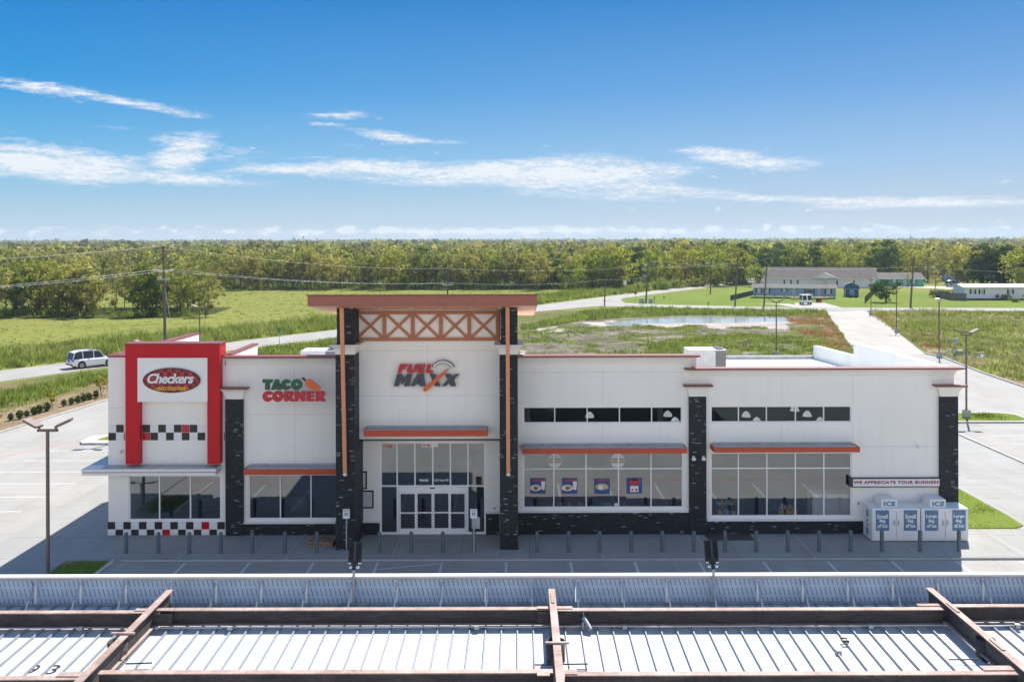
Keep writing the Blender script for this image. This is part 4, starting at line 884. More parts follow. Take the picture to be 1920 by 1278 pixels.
def poster(x0, y0, x1, y1, label, kind):
    a, b_, zl, zh = rc(x0, y0, x1, y1, YF + .07); c = thing('food_poster', ((a + b_) / 2, YF + .07, zl), label, 'poster', 'blue food posters in the left shop window')
    MB().box(a, b_, YF + .070, YF + .078, zl, zh, 'blueposter').build('poster_sheet', c); w, h = b_ - a, zh - zl; y = YF + .069
    def disc(cx, cz, rx, rz, m, dy, nm): MB().prism([(a + w * cx + w * rx * math.cos(2 * PI * i / 20), zl + h * cz + h * rz * math.sin(2 * PI * i / 20)) for i in range(20)], 'y', y - dy, y, m).build(nm, c)
    MB().box(a + w * .2, b_ - w * .2, y - .002, y, zh - h * .16, zh - h * .07, 'letred').box(a + w * .08, a + w * .28, y - .002, y, zl + h * .06, zl + h * .12, 'letred').build('printed_band', c)
    food = mat('printed_food', (0.55, 0.42, 0.22), 0.7, var=.4, scale=9); meat = mat('printed_meat', (0.22, 0.09, 0.04), 0.7)
    if kind in (0, 1):
        disc(.36, .38, .36, .2, 'white', .002, 'printed_plate'); disc(.4, .4, .24, .13, food, .003, 'printed_meal'); disc(.36, .34, .13, .09, meat, .004, 'printed_steak')
        MB().prism([(a + w * .7, zh - h * .2), (a + w * .98, zh - h * .2), (a + w * .93, zl + h * .25), (a + w * .76, zl + h * .25)], 'y', y - .005, y - .001, 'white').build('printed_cup', c)
    elif kind == 2: disc(.5, .47, .42, .22, food, .002, 'printed_meal'); disc(.42, .42, .16, .12, 'white', .003, 'printed_sauce')
    else:
        disc(.5, .72, .3, .22, 'letred', .002, 'printed_badge')
        for cx in (.36, .63): MB().box(a + w * (cx - .13), a + w * (cx + .13), y - .004, y - .001, zl + h * .1, zl + h * .48, 'white').box(a + w * (cx - .06), a + w * (cx + .06), y - .006, y - .0045, zl + h * .16, zl + h * .32, 'letred').build('printed_bottle', c)
poster(994, 896, 1023, 925, 'blue poster of an oval plate of food, first from the left pillar', 0); poster(1053.5, 896, 1082.5, 925, 'blue poster of a burger plate and cup in the second window bay', 1)
poster(1114, 897, 1143.5, 925.5, 'blue poster of a wide tray of nuggets in the third window bay', 2); poster(1175, 895.5, 1204, 924.5, 'blue poster of two white bottles under a red badge', 3)
FILM = mat('frosted_film', (0.62, 0.63, 0.63), 0.5); FILM2 = mat('amber_film', (0.75, 0.6, 0.42), 0.5)
for x, lb in ((1040, 'white round burger decal at the top of the window above the second poster'), (1158, 'white round burger decal at the top of the window near the bottle poster')):
    p = at(x, 863, YF + .07); d = thing('burger_decal', tuple(p), lb, 'decal', 'white burger decals on the left shop window'); r = .34; y = YF + .078
    for s in (1, -1):
        pts = [(p.x + r * math.cos(a_), p.z + r * math.sin(a_)) for a_ in [R(18 + 144 * i / 16) for i in range(17)]]; pts = pts if s == 1 else [(q[0], 2 * p.z - q[1]) for q in pts]
        MB().prism(pts, 'y', y, y + .006, FILM).build('bun', d)
    MB().box(p.x - r * 1.05, p.x + r * 1.05, y, y + .005, p.z - .025, p.z + .02, FILM2).build('patty', d)
o = MB().prism([(at(1155.5, 946.5, YF).x + .075 * math.cos(i * PI / 8), at(1155.5, 946.5, YF).z + .075 * math.sin(i * PI / 8)) for i in range(16)], 'y', YF + .085, YF + .09, 'white').build('round_sticker'); tag(o, 'small round white sticker low in the left shop window', 'sticker')
# wall fittings
def sconce(x, y, Y, lb, m='lamp_lens'):
    p = at(x, y, Y); o = MB().box(p.x - .05, p.x + .05, Y + .0, Y + .12, p.z - .03, p.z + .07, 'alu').lathe((p.x, Y - .05, p.z - .12), [(0, 0), (.07, .01), (.11, .07), (.09, .14), (0, .17)], 12, m).build('wall_light')
    tag(o, lb, 'light')
sconce(1300.5, 858, YF - .28, 'left round wall light of the pair on the slate pillar between the windows'); sconce(1319, 858, YF - .28, 'right round wall light of the pair on the slate pillar between the windows')
def camd(x, y, lb):
    p = at(x, y, YF - .1); o = MB().cyl((p.x, YF, p.z + .05), (p.x - .02, YF - .14, p.z), .035, .03, 8, 'alu').lathe((p.x - .02, YF - .18, p.z - .10), [(0, 0), (.07, .03), (.085, .09), (.05, .13), (0, .14)], 12, 'white').build('security_camera'); tag(o, lb, 'camera')
camd(227, 846, 'white dome camera on the wall left of the red portal leg'); camd(1722, 836, 'white dome camera on the blank wall above the banner')
p = at(1609.5, 943, YF); o = MB().box(p.x - .05, p.x + .05, YF - .03, YF - .002, p.z - .07, p.z + .07, 'galv').build('wall_socket'); tag(o, 'grey socket box on the wall beside the ice freezers', 'socket')
p = at(927, 952, YF); o = MB().cyl((p.x, YF - .06, p.z), (p.x, YF - .002, p.z), .06, .06, 12, 'galv').build('wall_valve'); tag(o, 'small round grey fitting on the wall right of the entrance', 'fitting')

# ---- inside furniture seen through the glass
def tableset(x, y, lb):
    c = thing('dining_table', (x, y, SW), lb, 'table', 'dark tables inside the burger section')
    MB().box(-.4, .4, -.35, .35, .70, .75, 'black').build('tabletop', c, False); MB().cyl((0, 0, 0), (0, 0, .7), .04, .04, 8, 'dark').build('leg', c, False); MB().box(-.3, .3, -.3, .3, .0, .03, 'dark').build('foot', c, False)
    for s in (-1, 1): MB().box(-.4 + 0, .4, s * .75 - .18, s * .75 + .18, .42, .47, 'black').box(-.04, .04, s * .75 - .04, s * .75 + .04, 0, .42, 'dark').build('bench_seat', c, False)
tableset(at(395, 960, YF + 1.6).x, YF + 1.7, 'dark dining table right behind the burger window'); tableset(at(370, 950, YF + 3.2).x, YF + 3.6, 'dark dining table farther back behind the burger window')
def shelf_unit(x0, x1, y, z1, m, lb, nm='display_cooler', cat='cooler'):
    c = thing(nm, ((x0 + x1) / 2, y, SW), lb, cat); MB().box(x0, x1, y, y + .7, SW + .01, z1, m).build('cabinet', c)
    q = MB(); n = int((x1 - x0) / .12); random.seed(int(x0 * 7))
    cols = [mat('goods_a', (0.5, 0.12, 0.05), .5), mat('goods_b', (0.55, 0.42, 0.05), .5), mat('goods_c', (0.1, 0.3, 0.45), .5), mat('goods_d', (0.5, 0.5, 0.5), .5)]
    for i in range(n):
        for zz in (SW + .35, SW + .75): q.box(x0 + i * .12 + .01, x0 + i * .12 + .10, y - .12, y - .003, zz, zz + random.uniform(.15, .28), random.choice(cols))
        if True: q.box(x0 + i * .12 + .01, x0 + i * .12 + .10, y + .02, y + .12, z1 + .002, z1 + random.uniform(.1, .3), random.choice(cols))
    q.build('goods', c)
shelf_unit(at(1026, 945, YF + .5).x, at(1180, 945, YF + .5).x, YF + .5, 1.15, 'teal', 'long teal open cooler behind the left shop window')
shelf_unit(at(1336, 945, YF + 1.2).x, at(1375, 945, YF + 1.2).x, YF + .45, 1.3, 'dark', 'drinks shelf in the left corner of the right shop window', 'drinks_shelf', 'shelf')
shelf_unit(at(1449, 950, YF + 1.5).x, at(1484, 950, YF + 1.5).x, YF + .5, 1.1, 'red', 'red display of water packs behind the right shop window', 'drinks_display', 'display')
a, b_, zl, zh = rc(1518, 922, 1592, 966, YF + .7); o = MB().box(a, b_, YF + .32, YF + 1.1, SW + .02, zh, 'white').build('white_cabinet', None, True, .02); tag(o, 'plain white cabinet inside the right end of the right shop window', 'cabinet')
o = MB().box(at(545, 900, 44.5).x, at(575, 900, 44.5).x, 44.6, 45.3, SW + .01, 1.5, 'dark').build('booth'); tag(o, 'dark counter behind the window under the taco sign', 'counter')

# ================================================================== ON THE WALKWAY
def bollard(x, lb, first=[]):
    if not first:
        b_ = MB().cyl((0, 0, 0), (0, 0, .86), .085, .085, 16, 'bollard', False).lathe((0, 0, .86), [(.085, 0), (.078, .03), (.05, .055), (0, .065)], 16, 'bollard').build('bollard'); first.append(b_); o = b_
    else: o = first[0].copy(); link(o)
    o.location = (at(x, 1034, 40.75).x, 40.75, SW); tag(o, lb, 'bollard', 'slate blue bollards along the walkway edge')
BL = [(236.5, 'blue grey bollard nearest the left corner, in front of the chequer band'), (297, 'second bollard from the left corner, before the chequer tiles'), (355, 'blue grey bollard before the red tile of the chequer band'), (414, 'bollard at the right end of the lower chequer band'),
      (473, 'bollard just right of the leftmost slate pillar'), (534, 'bollard left of the wooden pallets'), (594, 'bollard standing in front of the wooden pallets'), (711.5, 'bollard before the left side light of the entrance'), (771, 'bollard in front of the left sliding doors'), (830.5, 'bollard in front of the right sliding doors'),
      (889, 'bollard behind the accessible parking sign right of the entrance'), (1007, 'first bollard right of the right tower pillar'), (1066, 'bollard below the burger plate poster'), (1124.5, 'bollard below the nugget tray poster'), (1183.5, 'bollard below the bottle poster'), (1242, 'bollard below the last bay of the left shop window'),
      (1301, 'bollard before the pillar between the shop windows'), (1359.5, 'bollard at the floor grate centre'), (1418, 'bollard just right of the floor grate'), (1477, 'bollard below the red display in the right shop window'), (1536, 'bollard below the white cabinet in the right shop window'), (1595, 'bollard just left of the ice freezers'),
      (1653.5, 'bollard before the left door of the small bag ice freezer'), (1725, 'bollard between the two ice freezers'), (1798, 'bollard at the right end of the ice freezers, at the shadow edge')]
for b_ in BL: bollard(*b_)
def sign_post(x, y0, y1, ybase, Yp, lb, w, extra=False):
    p = at(x, ybase, Yp); _, _, zl, zh = rc(x - 5, y0, x + 5, y1, Yp); c = thing('parking_sign', (p.x, Yp, SW), lb, 'sign', 'accessible parking signs at the kerb')
    MB().cyl((p.x, Yp + .03, SW), (p.x, Yp + .03, zl + .1), .03, .03, 8, 'galv').build('post', c)
    MB().box(p.x - w, p.x + w, Yp - .012, Yp, zl, zh, 'white').build('sign_plate', c); h = zh - zl
    MB().box(p.x - w * .45, p.x + w * .45, Yp - .016, Yp - .0125, zl + h * .30, zl + h * .62, mat('wheelchair_blue', (0.02, 0.1, 0.35), .5)).build('wheelchair_field', c)
    pc = (p.x, zl + h * .44); s = w * .3
    MB().prism([(pc[0] + s * .8 * math.cos(i * PI / 6), pc[1] - s * .2 + s * .7 * math.sin(i * PI / 6)) for i in range(12)], 'y', Yp - .02, Yp - .0165, 'white').box(pc[0] - s * .25, pc[0] + s * .2, Yp - .022, Yp - .0202, pc[1], pc[1] + s * 1.5, 'white').build('wheelchair_symbol', c)
    v, f = text_geo('RESERVED\nPARKING', p.x - w * .8, p.x + w * .8, zl + h * .72, zl + h * .93, Yp - .0125, .003, 0, .02); MB().add(v, f, 'brass').build('lettering', c)
    if extra: _, _, z2, z3 = rc(x - 5, 972.5, x + 5, 994.5, Yp); MB().box(p.x - w * .7, p.x + w * 1.7, Yp + .3, Yp + .312, z2, z3, 'galv').build('grey_plate', c)
sign_post(649.5, 953.5, 971.5, 1035, 40.85, 'white accessible parking sign in front of the left tower pillar', .15); sign_post(888.5, 953.5, 971, 1034, 40.6, 'white accessible parking sign with a grey plate right of the entrance', .15, True)
def pallet(x, y, z, rz, lb):
    c = thing('wooden_pallet', (x, y, z), lb, 'pallet', 'wooden pallets stacked by the tower pillar', R(rz)); b_ = MB(); b2 = MB()
    for i in range(7): b_.box(-.55 + i * .17, -.45 + i * .17, -.5, .5, .10, .12, 'wood')
    b_.build('deck_boards', c, False)
    for yy in (-.46, 0, .46): MB().box(-.55, .55, yy - .04, yy + .04, .022, .098, 'wood').build('bearer', c, False)
    for i in range(4): b2.box(-.55 + i * .34, -.46 + i * .34, -.5, .5, 0, .02, 'wood')
    b2.build('base_boards', c, False)
pallet(at(603, 1022, 41.9).x, 41.95, SW, 3, 'weathered wooden pallet lying at the bottom of the small stack'); pallet(at(603, 1022, 41.9).x + .05, 41.97, SW + .125, -4, 'weathered wooden pallet lying on top of the small stack')
# ice freezers
def freezer(xa, xb, words, lb, side):
    x0, x1, _, _ = rc(xa, 1010, xb, 1011, 42.05); zt = at((xa + xb) / 2, 953, 42.05).z; c = thing('ice_freezer', ((x0 + x1) / 2, 42.5, SW), lb, 'freezer', 'white ice freezers beside the right corner'); y0, y1 = 42.05, YF - .16
    MB().box(x0, x1, y0, y1, SW + .03, zt, 'white').build('cabinet', c, True, .02); MB().box(x0 + .06, x1 - .06, y0 + .06, y1 - .05, SW, SW + .03, 'dark').build('plinth', c)
    MB().box(x0 + .03, x1 - .03, y0 - .03, y0 + .0, zt - .10, zt - .06, 'alu').build('drip_rail', c); xm = (x0 + x1) / 2; w = x1 - x0
    for s, xc in ((0, x0 + w * .21), (1, x1 - w * .21)):
        d = MB().box(x0 + .05 if s == 0 else xm + .02, xm - .02 if s == 0 else x1 - .05, y0 - .035, y0 - .002, SW + .12, zt - .13, 'white').build('door', c, True, .008)
        zl, zh = at(xa, 994, y0).z, at(xa, 955.5, y0).z
        if s == 1: xc = x1 - w * .21
        MB().box(xc - .30, xc + .30, y0 - .042, y0 - .036, zl, zh, 'iceblue').build('ice_poster', d)
        for li, word in enumerate((words, 'Bag', 'of Ice')):
            z2 = zh - (zh - zl) * (.22 + li * .225) ; hw = .24 if li == 0 else (.13 if word == 'Bag' else .22)
            v, f = text_geo(word, xc - hw, xc + hw, z2 - .17, z2 + .015, y0 - .043, .006, 0, .035); MB().add(v, f, 'white').build('lettering', d)
        MB().box(xm + (-.12 if s == 0 else .07), xm + (-.07 if s == 0 else .12), y0 - .075, y0 - .037, SW + .75, SW + .98, 'galv').build('handle', d)
    cx = x0 + w * .42; MB().box(cx - .42, cx + .30, y0 + .18, y1 - .1, zt, zt + .36, 'white').build('ice_box', c, True, .01)
    v, f = text_geo('ICE', cx - .32, cx + .22, zt + .06, zt + .28, y0 + .18, .012, 0, .06, space=1.15); MB().add(v, f, 'iceblue').build('lettering', c)
    if side:
        for i, ch in enumerate('ICE'):
            v, f = text_geo(ch, -.14, .14, 0, .3, 0, .006, 0, .05); z2 = zt - .5 - i * .40
            MB().add([(x0 - .004 + (q[1]), (y0 + y1) / 2 - q[0], z2 + q[2]) for q in v], f, 'iceblue').build('lettering', c)
freezer(1635, 1725.5, 'Small', 'white ice freezer with Small Bag of Ice posters, the left of two', True); freezer(1727.5, 1816, 'Large', 'white ice freezer with Large Bag of Ice posters at the right corner', False)

# ---- roof top units
def ac(x0, x1, ytop, Y, lb, dp=1.5):
    xa, xb, _, zt = rc(x0, ytop, x1, ytop + 25, Y); zb = 6.35 - (Y - 44) * .04; c = thing('rooftop_unit', ((xa + xb) / 2, Y + dp / 2, zb), lb, 'air conditioner')
    m = mat('unit_beige', (0.55, 0.54, 0.52), .6); xs = xb - (xb - xa) * .28
    MB().box(xa, xs, Y, Y + dp, zb + .12, zt, m).build('casing', c, True, .015); MB().box(xs + .001, xb, Y + .01, Y + dp - .01, zb + .12, zt - .04, mat('condenser_coil', (0.16, 0.15, 0.15), .7)).build('coil', c)
    MB().box(xa - .05, xb + .05, Y - .05, Y + dp + .05, zb, zb + .119, 'galv').build('roof_curb', c); MB().box(xs, xb + .02, Y - .01, Y + dp + .01, zt - .038, zt + .01, 'galv').build('top_panel', c)
    for yy in (.4, 1.0): MB().cyl(((xs + xb) / 2, Y + yy, zt + .012), ((xs + xb) / 2, Y + yy, zt + .06), .23, .23, 18, 'dark').build('fan_grille', c)
    q = MB(); 
    for i in range(1): q.box(xa + .55 * (xs - xa), xa + .552 * (xs - xa) + .01, Y - .004, Y - .001, zb + .2, zt - .08, 'galv')
    q.build('seam', c); e = MB().prism([(xa + .42 + .12 * math.cos(i * PI / 8), zt - .22 + .05 * math.sin(i * PI / 8)) for i in range(16)], 'y', Y - .006, Y - .001, mat('badge_blue', (0.05, 0.2, 0.5), .5)).build('badge', c)
ac(1291, 1361.5, 656, 50.5, 'beige rooftop air conditioning unit above the right coping step'); ac(563, 628, 657.5, 50, 'white rooftop air conditioning unit just left of the tower')
p = at(980, 661, 50); o = MB().cyl((p.x, 50, 6.2), (p.x, 50, p.z), .12, .12, 12, 'white').cyl((p.x, 50, p.z), (p.x, 50, p.z + .08), .2, .16, 12, 'galv').build('roof_vent'); tag(o, 'small white roof vent pipe right of the tower', 'vent')

# ================================================================== LAMP POSTS
def lamp_post(x, Y, top, lb, span=.62, basez=.75, yaw=0.0, single=False):
    c = thing('lamp_post', (x, Y, 0), lb, 'lamp post', 'twin head lamp posts of the parking lot', R(yaw))
    if basez: MB().cyl((0, 0, 0), (0, 0, basez), .30, .30, 16, 'concbase').build('concrete_base', c, False)
    MB().box(-.16, .16, -.16, .16, basez, basez + .03, 'bronze').build('base_plate', c, False)
    MB().cyl((0, 0, basez + .03), (0, 0, top - .25), .075, .07, 10, 'bronze').build('pole', c, False)
    if not single: MB().box(-.42, .42, -.05, .05, top - .25, top - .14, 'bronze').build('crossarm', c, False)
    for s in ((-1, 1) if not single else (1,)):
        xx = s * .34 if not single else 0
        h = MB(); b0 = Vector((xx, 0, top - .10)); h.cyl((xx, 0, top - .14), (xx, 0, top - .02), .05, .05, 8, 'bronze')
        d = Vector((s * .60, .12, .27)); n = Vector((-s * .3, 0, .8)).normalized() * .045; w = Vector((-s * .05, .22, 0)); a0 = b0 + Vector((0, 0, .06)); a1 = a0 + d
        h.hexa([a0 - w - n, a1 - w - n, a1 + w - n, a0 + w - n] if s > 0 else [a1 - w - n, a0 - w - n, a0 + w - n, a1 + w - n], [a0 - w + n, a1 - w + n, a1 + w + n, a0 + w + n] if s > 0 else [a1 - w + n, a0 - w + n, a0 + w + n, a1 + w + n], 'bronze')
        hd = h.build('lamp_head', c, False); n2 = n * 1.12; f0 = a0.lerp(a1, .12); f1 = a0.lerp(a1, .92); w2 = w * .84
        MB().add([f0 - w2 - n2, f1 - w2 - n2, f1 + w2 - n2, f0 + w2 - n2], [(0, 1, 2, 3)], 'lamp_lens').build('lens', hd, False)
    return c
g_ = gnd(90, 1077); lamp_post(g_.x, g_.y, 6.15, 'bronze twin head lamp post at the front left of the lot', basez=.0)
def lpost(x, yb, lb, top=6.65, **k): q = gnd(x, yb); return lamp_post(q.x, q.y, top, lb, **k)
lamp_post(-26.3, 66.2, 6.5, 'twin head lamp post peeking up behind the red portal frame'); lpost(374.5, 672, 'twin head lamp post standing before the meadow left of the tower', 6.1)
lpost(1455.7, 670, 'twin head lamp post at the mud lot left of the access drive'); lpost(1633, 591, 'twin head lamp post at the far end of the access drive'); lpost(1681, 624, 'twin head lamp post halfway along the access drive')
lpost(1761, 671, 'lamp post at the near end of the access drive', yaw=70); lpost(1812, 786, 'twin head lamp post on the grass island right of the store')

# ================================================================== UTILITY POLES AND WIRES
def upole(x, yb, yt, lb, r=.15, lean=0.0, arms=(), Y=None, extra=None):
    q = gnd(x, yb) if Y is None else Vector(((x - PX) * Y / FPX, Y, 0)); zt = at(x, yt, q.y).z; c = thing('utility_pole', (q.x, q.y, 0), lb, 'utility pole', 'wooden utility poles along the roads')
    MB().cyl((0, 0, 0), (lean, 0, zt), r, r * .65, 10, 'polewood').build('pole', c, False)
    for z, w in arms:
        k = lean * z / zt; MB().beam((k - w, -.12, z), (k + w, -.12, z), .10, .12, 'galv').build('crossarm', c, False)
        for s in (-1, -.5, .5, 1): MB().cyl((k + s * w * .93, -.12, z + .06), (k + s * w * .93, -.12, z + .28), .06, .04, 6, 'insul').build('insulator', c, False)
    if extra: extra(c, zt, lean)
    return c, q, zt
def insul_cluster(c, zt, lean):
    for i in range(3):
        z = zt - 1.5 - i * 1.2
        for s in (-1, 1): MB().cyl((s * .1, 0, z), (s * .75, 0, z + .35), .07, .05, 6, 'insul').build('insulator', c, False)
def transformer(c, zt, lean):
    z = zt * .72; MB().cyl((lean * .7 + .3, -.1, z), (lean * .7 + .3, -.1, z + .9), .22, .22, 12, 'galv').build('transformer', c, False)
pA, qA, zA = upole(309.5, 0, 461, 'tall wooden utility pole behind the red portal, with a pale steel crossarm', .19, -.25, ((9.0, .75),), Y=118)
MB().cyl((-.1, 0, 8.2), (.9, -.4, 3.5), .03, .03, 5, 'galv').build('guy_wire', pA, False)
for s in (-1.2, 1.2): MB().cyl((-.18 + s * .2, 0, zA - 3.2), (-.18 + s, 0, zA - 3.0), .08, .08, 6, 'insul').build('insulator', pA, False)
pB, qB, zB = upole(838, 0, 503, 'short wooden utility pole rising just behind the tower roof', .15, .15, ((6.7, .9),), Y=150)
pC, qC, zC = upole(1133.5, 574, 524, 'wooden utility pole with an orange marker at the bend of the road', .14, .15)
MB().box(-.2, .2, -.16, -.14, 1.0, 1.5, 'orange').build('marker_plate', pC, False)
pD, qD, zD = upole(1211, 568.5, 484, 'utility pole with three pairs of white insulators by the road junction', .19, .6, (), None, insul_cluster)
pE, qE, zE = upole(1332, 551, 485, 'utility pole with a grey transformer beside the road beyond the junction', .16, .2, (), None, transformer)
pF, qF, zF = upole(1378, 574.5, 484, 'dark utility pole on the lawn left of the blue mobile home', .17, .6)
pG, qG, zG = upole(1432, 577, 490, 'dark utility pole in front of the blue mobile home left end', .17, .75)
pH, qH, zH = upole(1446, 531, 477, 'thin far utility pole left of the long white building', .15, 0, (), None, transformer)
pI, qI, zI = upole(1505, 520, 477, 'thin far utility pole rising behind the long white building roof', .15, 0, (), None, transformer)
pJ, qJ, zJ = upole(1707, 576.5, 480, 'thick leaning utility pole on the lawn right of the oak', .2, .75)
def wire(a, b, sag, lb, r=.015, n=14, m=None):
    a = Vector(a); b = Vector(b); pts = []
    for i in range(n + 1):
        t_ = i / n; p = a.lerp(b, t_); p.z -= 4 * sag * t_ * (1 - t_); pts.append(p)
    o = MB().tube(pts, r, m or 'insul').build('power_line'); tag(o, lb, 'power line', 'overhead power lines')
T = lambda q, z, dx=0, dy=0: (q.x + dx, q.y + dy, z)
far_l = Vector((-75, 66, 0))
wire(T(qA, zA, -.25), (far_l.x, far_l.y, 12.2), 1.0, 'top overhead wire running left from the tall pole'); wire(T(qA, zA, -.25), T(qB, zB, .1), .9, 'top overhead wire between the tall pole and the tower')
for k, s in enumerate((-1.2, 1.2)):
    wire(T(qA, zA - 3.0, s), (far_l.x + s, far_l.y, 9.6), 1.1, ('left', 'right')[k] + ' lower overhead wire running left from the tall pole'); wire(T(qA, zA - 3.0, s), T(qB, 7.0, s * .7), .7, ('left', 'right')[k] + ' lower overhead wire from the tall pole to the tower')
wire(T(qB, 7.0, .6), T(qC, zC, .1), .6, 'overhead wire from behind the tower to the road bend', .015); wire(T(qB, zB, .1), T(qD, zD - 1.5, .5), .8, 'upper wire from behind the tower to the insulator pole', .015)
wire(T(qC, zC, .1), T(qD, zD - 4, .5), .3, 'short wire from the marker pole to the insulator pole', .015); wire(T(qD, zD - 1.3, .7), T(qE, zE - 1, .2), .8, 'wire from the insulator pole to the transformer pole', .015)
wire(T(qD, zD - .5, .7), T(qJ, zJ - 2.2, .6), 1.2, 'long wire crossing in front of the white building to the leaning pole', .015); wire(T(qD, zD - 1.8, .7), T(qF, zF - .8, .6), .6, 'wire from the insulator pole to the lawn pole', .015)
wire(T(qJ, zJ - 2.2, .6), (150, 190, 7.3), 1.0, 'wire running right from the leaning pole', .015); wire(T(qE, zE - 1, .2), T(qH, zH - 1, 0), .8, 'wire from the transformer pole to the far pole', .015)
# ================================================================== THE FUEL CANOPY IN FRONT
YC = 23.2
cano = thing('fuel_canopy', (0, 20, 4.4), 'unfinished fuel canopy with white ribbed deck, rusty beams and braced grey fascia', 'canopy')
def dz_(Y): return 4.585 + (Y - 18) * 0.018
b = MB(); XA, XB = -17.0, 17.0
b.add([(XA, 13.5, dz_(13.5)), (XB, 13.5, dz_(13.5)), (XB, YC - .03, dz_(YC)), (XA, YC - .03, dz_(YC))], [(0, 1, 2, 3)], 'deck')
b.add([(XA, 13.5, dz_(13.5) - .05), (XB, 13.5, dz_(13.5) - .05), (XB, YC - .03, dz_(YC) - .05), (XA, YC - .03, dz_(YC) - .05)], [(3, 2, 1, 0)], 'deck')
k = -45
while -.046 + .369 * k < XB:
    x = -.046 + .369 * k; k += 1
    if x < XA: continue
    for (ya, yb_) in ((13.5, YC - .04),):
        w = .018; h = .062
        b.hexa([(x - w, ya, dz_(ya) + .001), (x + w, ya, dz_(ya) + .001), (x + w, yb_, dz_(yb_) + .001), (x - w, yb_, dz_(yb_) + .001)], [(x - w * .7, ya, dz_(ya) + h), (x + w * .7, ya, dz_(ya) + h), (x + w * .7, yb_, dz_(yb_) + h), (x - w * .7, yb_, dz_(yb_) + h)], 'rib')
b.build('roof_deck', cano)
x = -16.6; i = 0
while x < 16.5:
    x1 = x + 2.25; MB().box(x + .008, x1 - .008, YC, YC + .05, 4.6, 5.365, 'fascia').box(x + .008, x1 - .008, YC + .051, YC + .09, 4.4, 5.365, 'white').build('fascia_panel', cano); x = x1
MB().box(-16.6, 16.4, YC - .05, YC + .13, 5.367, 5.41, 'white').box(-16.6, 16.4, YC - .05, YC - .03, 5.32, 5.365, 'galv').build('fascia_coping', cano)
MB().box(-16.6, 16.4, YC - .06, YC - .002, 4.70, 4.74, 'galv').build('fascia_gutter', cano)
for k in range(-7, 22):
    x = -8.644 + 1.12 * k
    if not -16.4 < x < 16.3: continue
    q = MB().box(x - .025, x + .025, YC - .045, YC - .002, 4.745, 5.31, 'alu').beam((x, YC - .07, 5.28), (x, 22.66, 4.75), .035, .035, 'galv'); q.box(x - .04, x + .04, 22.58, 22.70, dz_(22.6) + .003, 4.76, 'alu'); q.build('fascia_brace', cano)
def ibeam(p0, p1, w, h, name='steel_beam', tw=.02, tf=.022):       # top centre line p0-p1
    p0 = Vector(p0); p1 = Vector(p1); u = Vector((0, 0, 1)); b = MB()
    b.beam(p0 - u * tf / 2, p1 - u * tf / 2, w, tf, 'rustflange'); b.beam(p0 - u * (h - tf / 2), p1 - u * (h - tf / 2), w, tf, 'rustflange'); b.beam(p0 - u * h / 2, p1 - u * h / 2, tw, h - 2 * tf, 'rust')
    return b.build(name, cano)
for (x0, x1, Y) in ((-16, -8.66, 21.80), (-8.44, .68, 21.94), (.90, 9.92, 21.87), (10.14, 16.5, 22.04)): ibeam((x0, Y, 5.08), (x1, Y, 5.08), .17, .36)
for (x0, x1, Y) in ((-16, -8.66, 18.50), (-8.44, .68, 18.74), (.90, 9.92, 18.62), (10.14, 16.5, 18.8)): ibeam((x0, Y, 5.08), (x1, Y, 5.08), .17, .36)
for (x0, x1, Y) in ((-9.0, -8.1, 21.86), (.42, 1.25, 21.92), (9.4, 10.05, 22.02)): MB().box(x0, x1, Y - .05, Y + .09, 5.083, 5.10, 'rustflange').box(x0, x1, Y - .11, Y - .09, 4.76, 5.03, 'rust').build('splice_plate', cano)
for (x0, x1, Y) in ((-9.2, -8.65, 18.62), (.35, .6, 18.60), (.9, 1.15, 18.66), (9.3, 9.95, 18.78)): MB().box(x0, x1, Y - .1, Y + .1, 5.083, 5.10, 'rustflange').build('splice_plate', cano)
for X in (-8.55, .79, 10.03): ibeam((X, 22.85, 5.20), (X, 13.6, 5.20), .165, .44)
for (X, Y) in ((.79, 22.2), (10.03, 21.6), (10.03, 19.6)): MB().box(X - .035, X + .035, Y - .28, Y + .28, 5.203, 5.225, 'rustflange').build('cover_plate', cano)
for (X, Y) in ((-8.6, 20.25), (.80, 19.72)): MB().box(X - .25, X + .25, Y - .03, Y + .03, 5.203, 5.24, 'rustflange').build('cross_plate', cano)
for (X, Y) in ((-8.72, 20.25), (.78, 20.2), (10.12, 20.25)):
    c = MB(); n = 28; r0, r1 = .205, .185; vs = []
    for r, z in ((r0, dz_(Y) + .002), (r0, 5.06), (r1, 5.06), (r1, dz_(Y) + .1)):
        for i in range(n): a = 2 * PI * i / n; vs.append((X + r * math.cos(a), Y + r * math.sin(a), z))
    c.add(vs, [(j * n + i, j * n + (i + 1) % n, (j + 1) * n + (i + 1) % n, (j + 1) * n + i) for j in range(3) for i in range(n)], 'rust', True); c.build('pipe_column', cano)
    MB().cyl((X, Y, -0.0), (X, Y, 4.33), .2, .2, 20, 'white').build('column_leg', cano)
def loose(b, nm, lb, cat, grp=None): o = b.build(nm); return tag(o, lb, cat, grp)
m_rod = 'dark'
loose(MB().cyl((.32, 19.8, 4.72), (1.45, 19.82, 4.73), .016, .016, 6, m_rod), 'steel_rod', 'dark steel rod lying across the ribs by the centre pipe column', 'rod')
loose(MB().cyl((1.2, 19.6, 4.71), (1.42, 19.6, 4.71), .012, .012, 6, m_rod), 'steel_rod', 'short dark rod lying in front of the longer rod by the centre pipe', 'rod')
loose(MB().cyl((-8.4, 19.9, 4.72), (-7.85, 19.94, 4.72), .016, .016, 6, m_rod), 'steel_rod', 'dark steel rod lying on the deck right of the left pipe column', 'rod')
loose(MB().cyl((9.2, 20.0, 4.72), (9.8, 20.0, 4.72), .016, .016, 6, m_rod), 'steel_rod', 'dark steel rod lying on the deck left of the right pipe column', 'rod')
pts = []; random.seed(5)
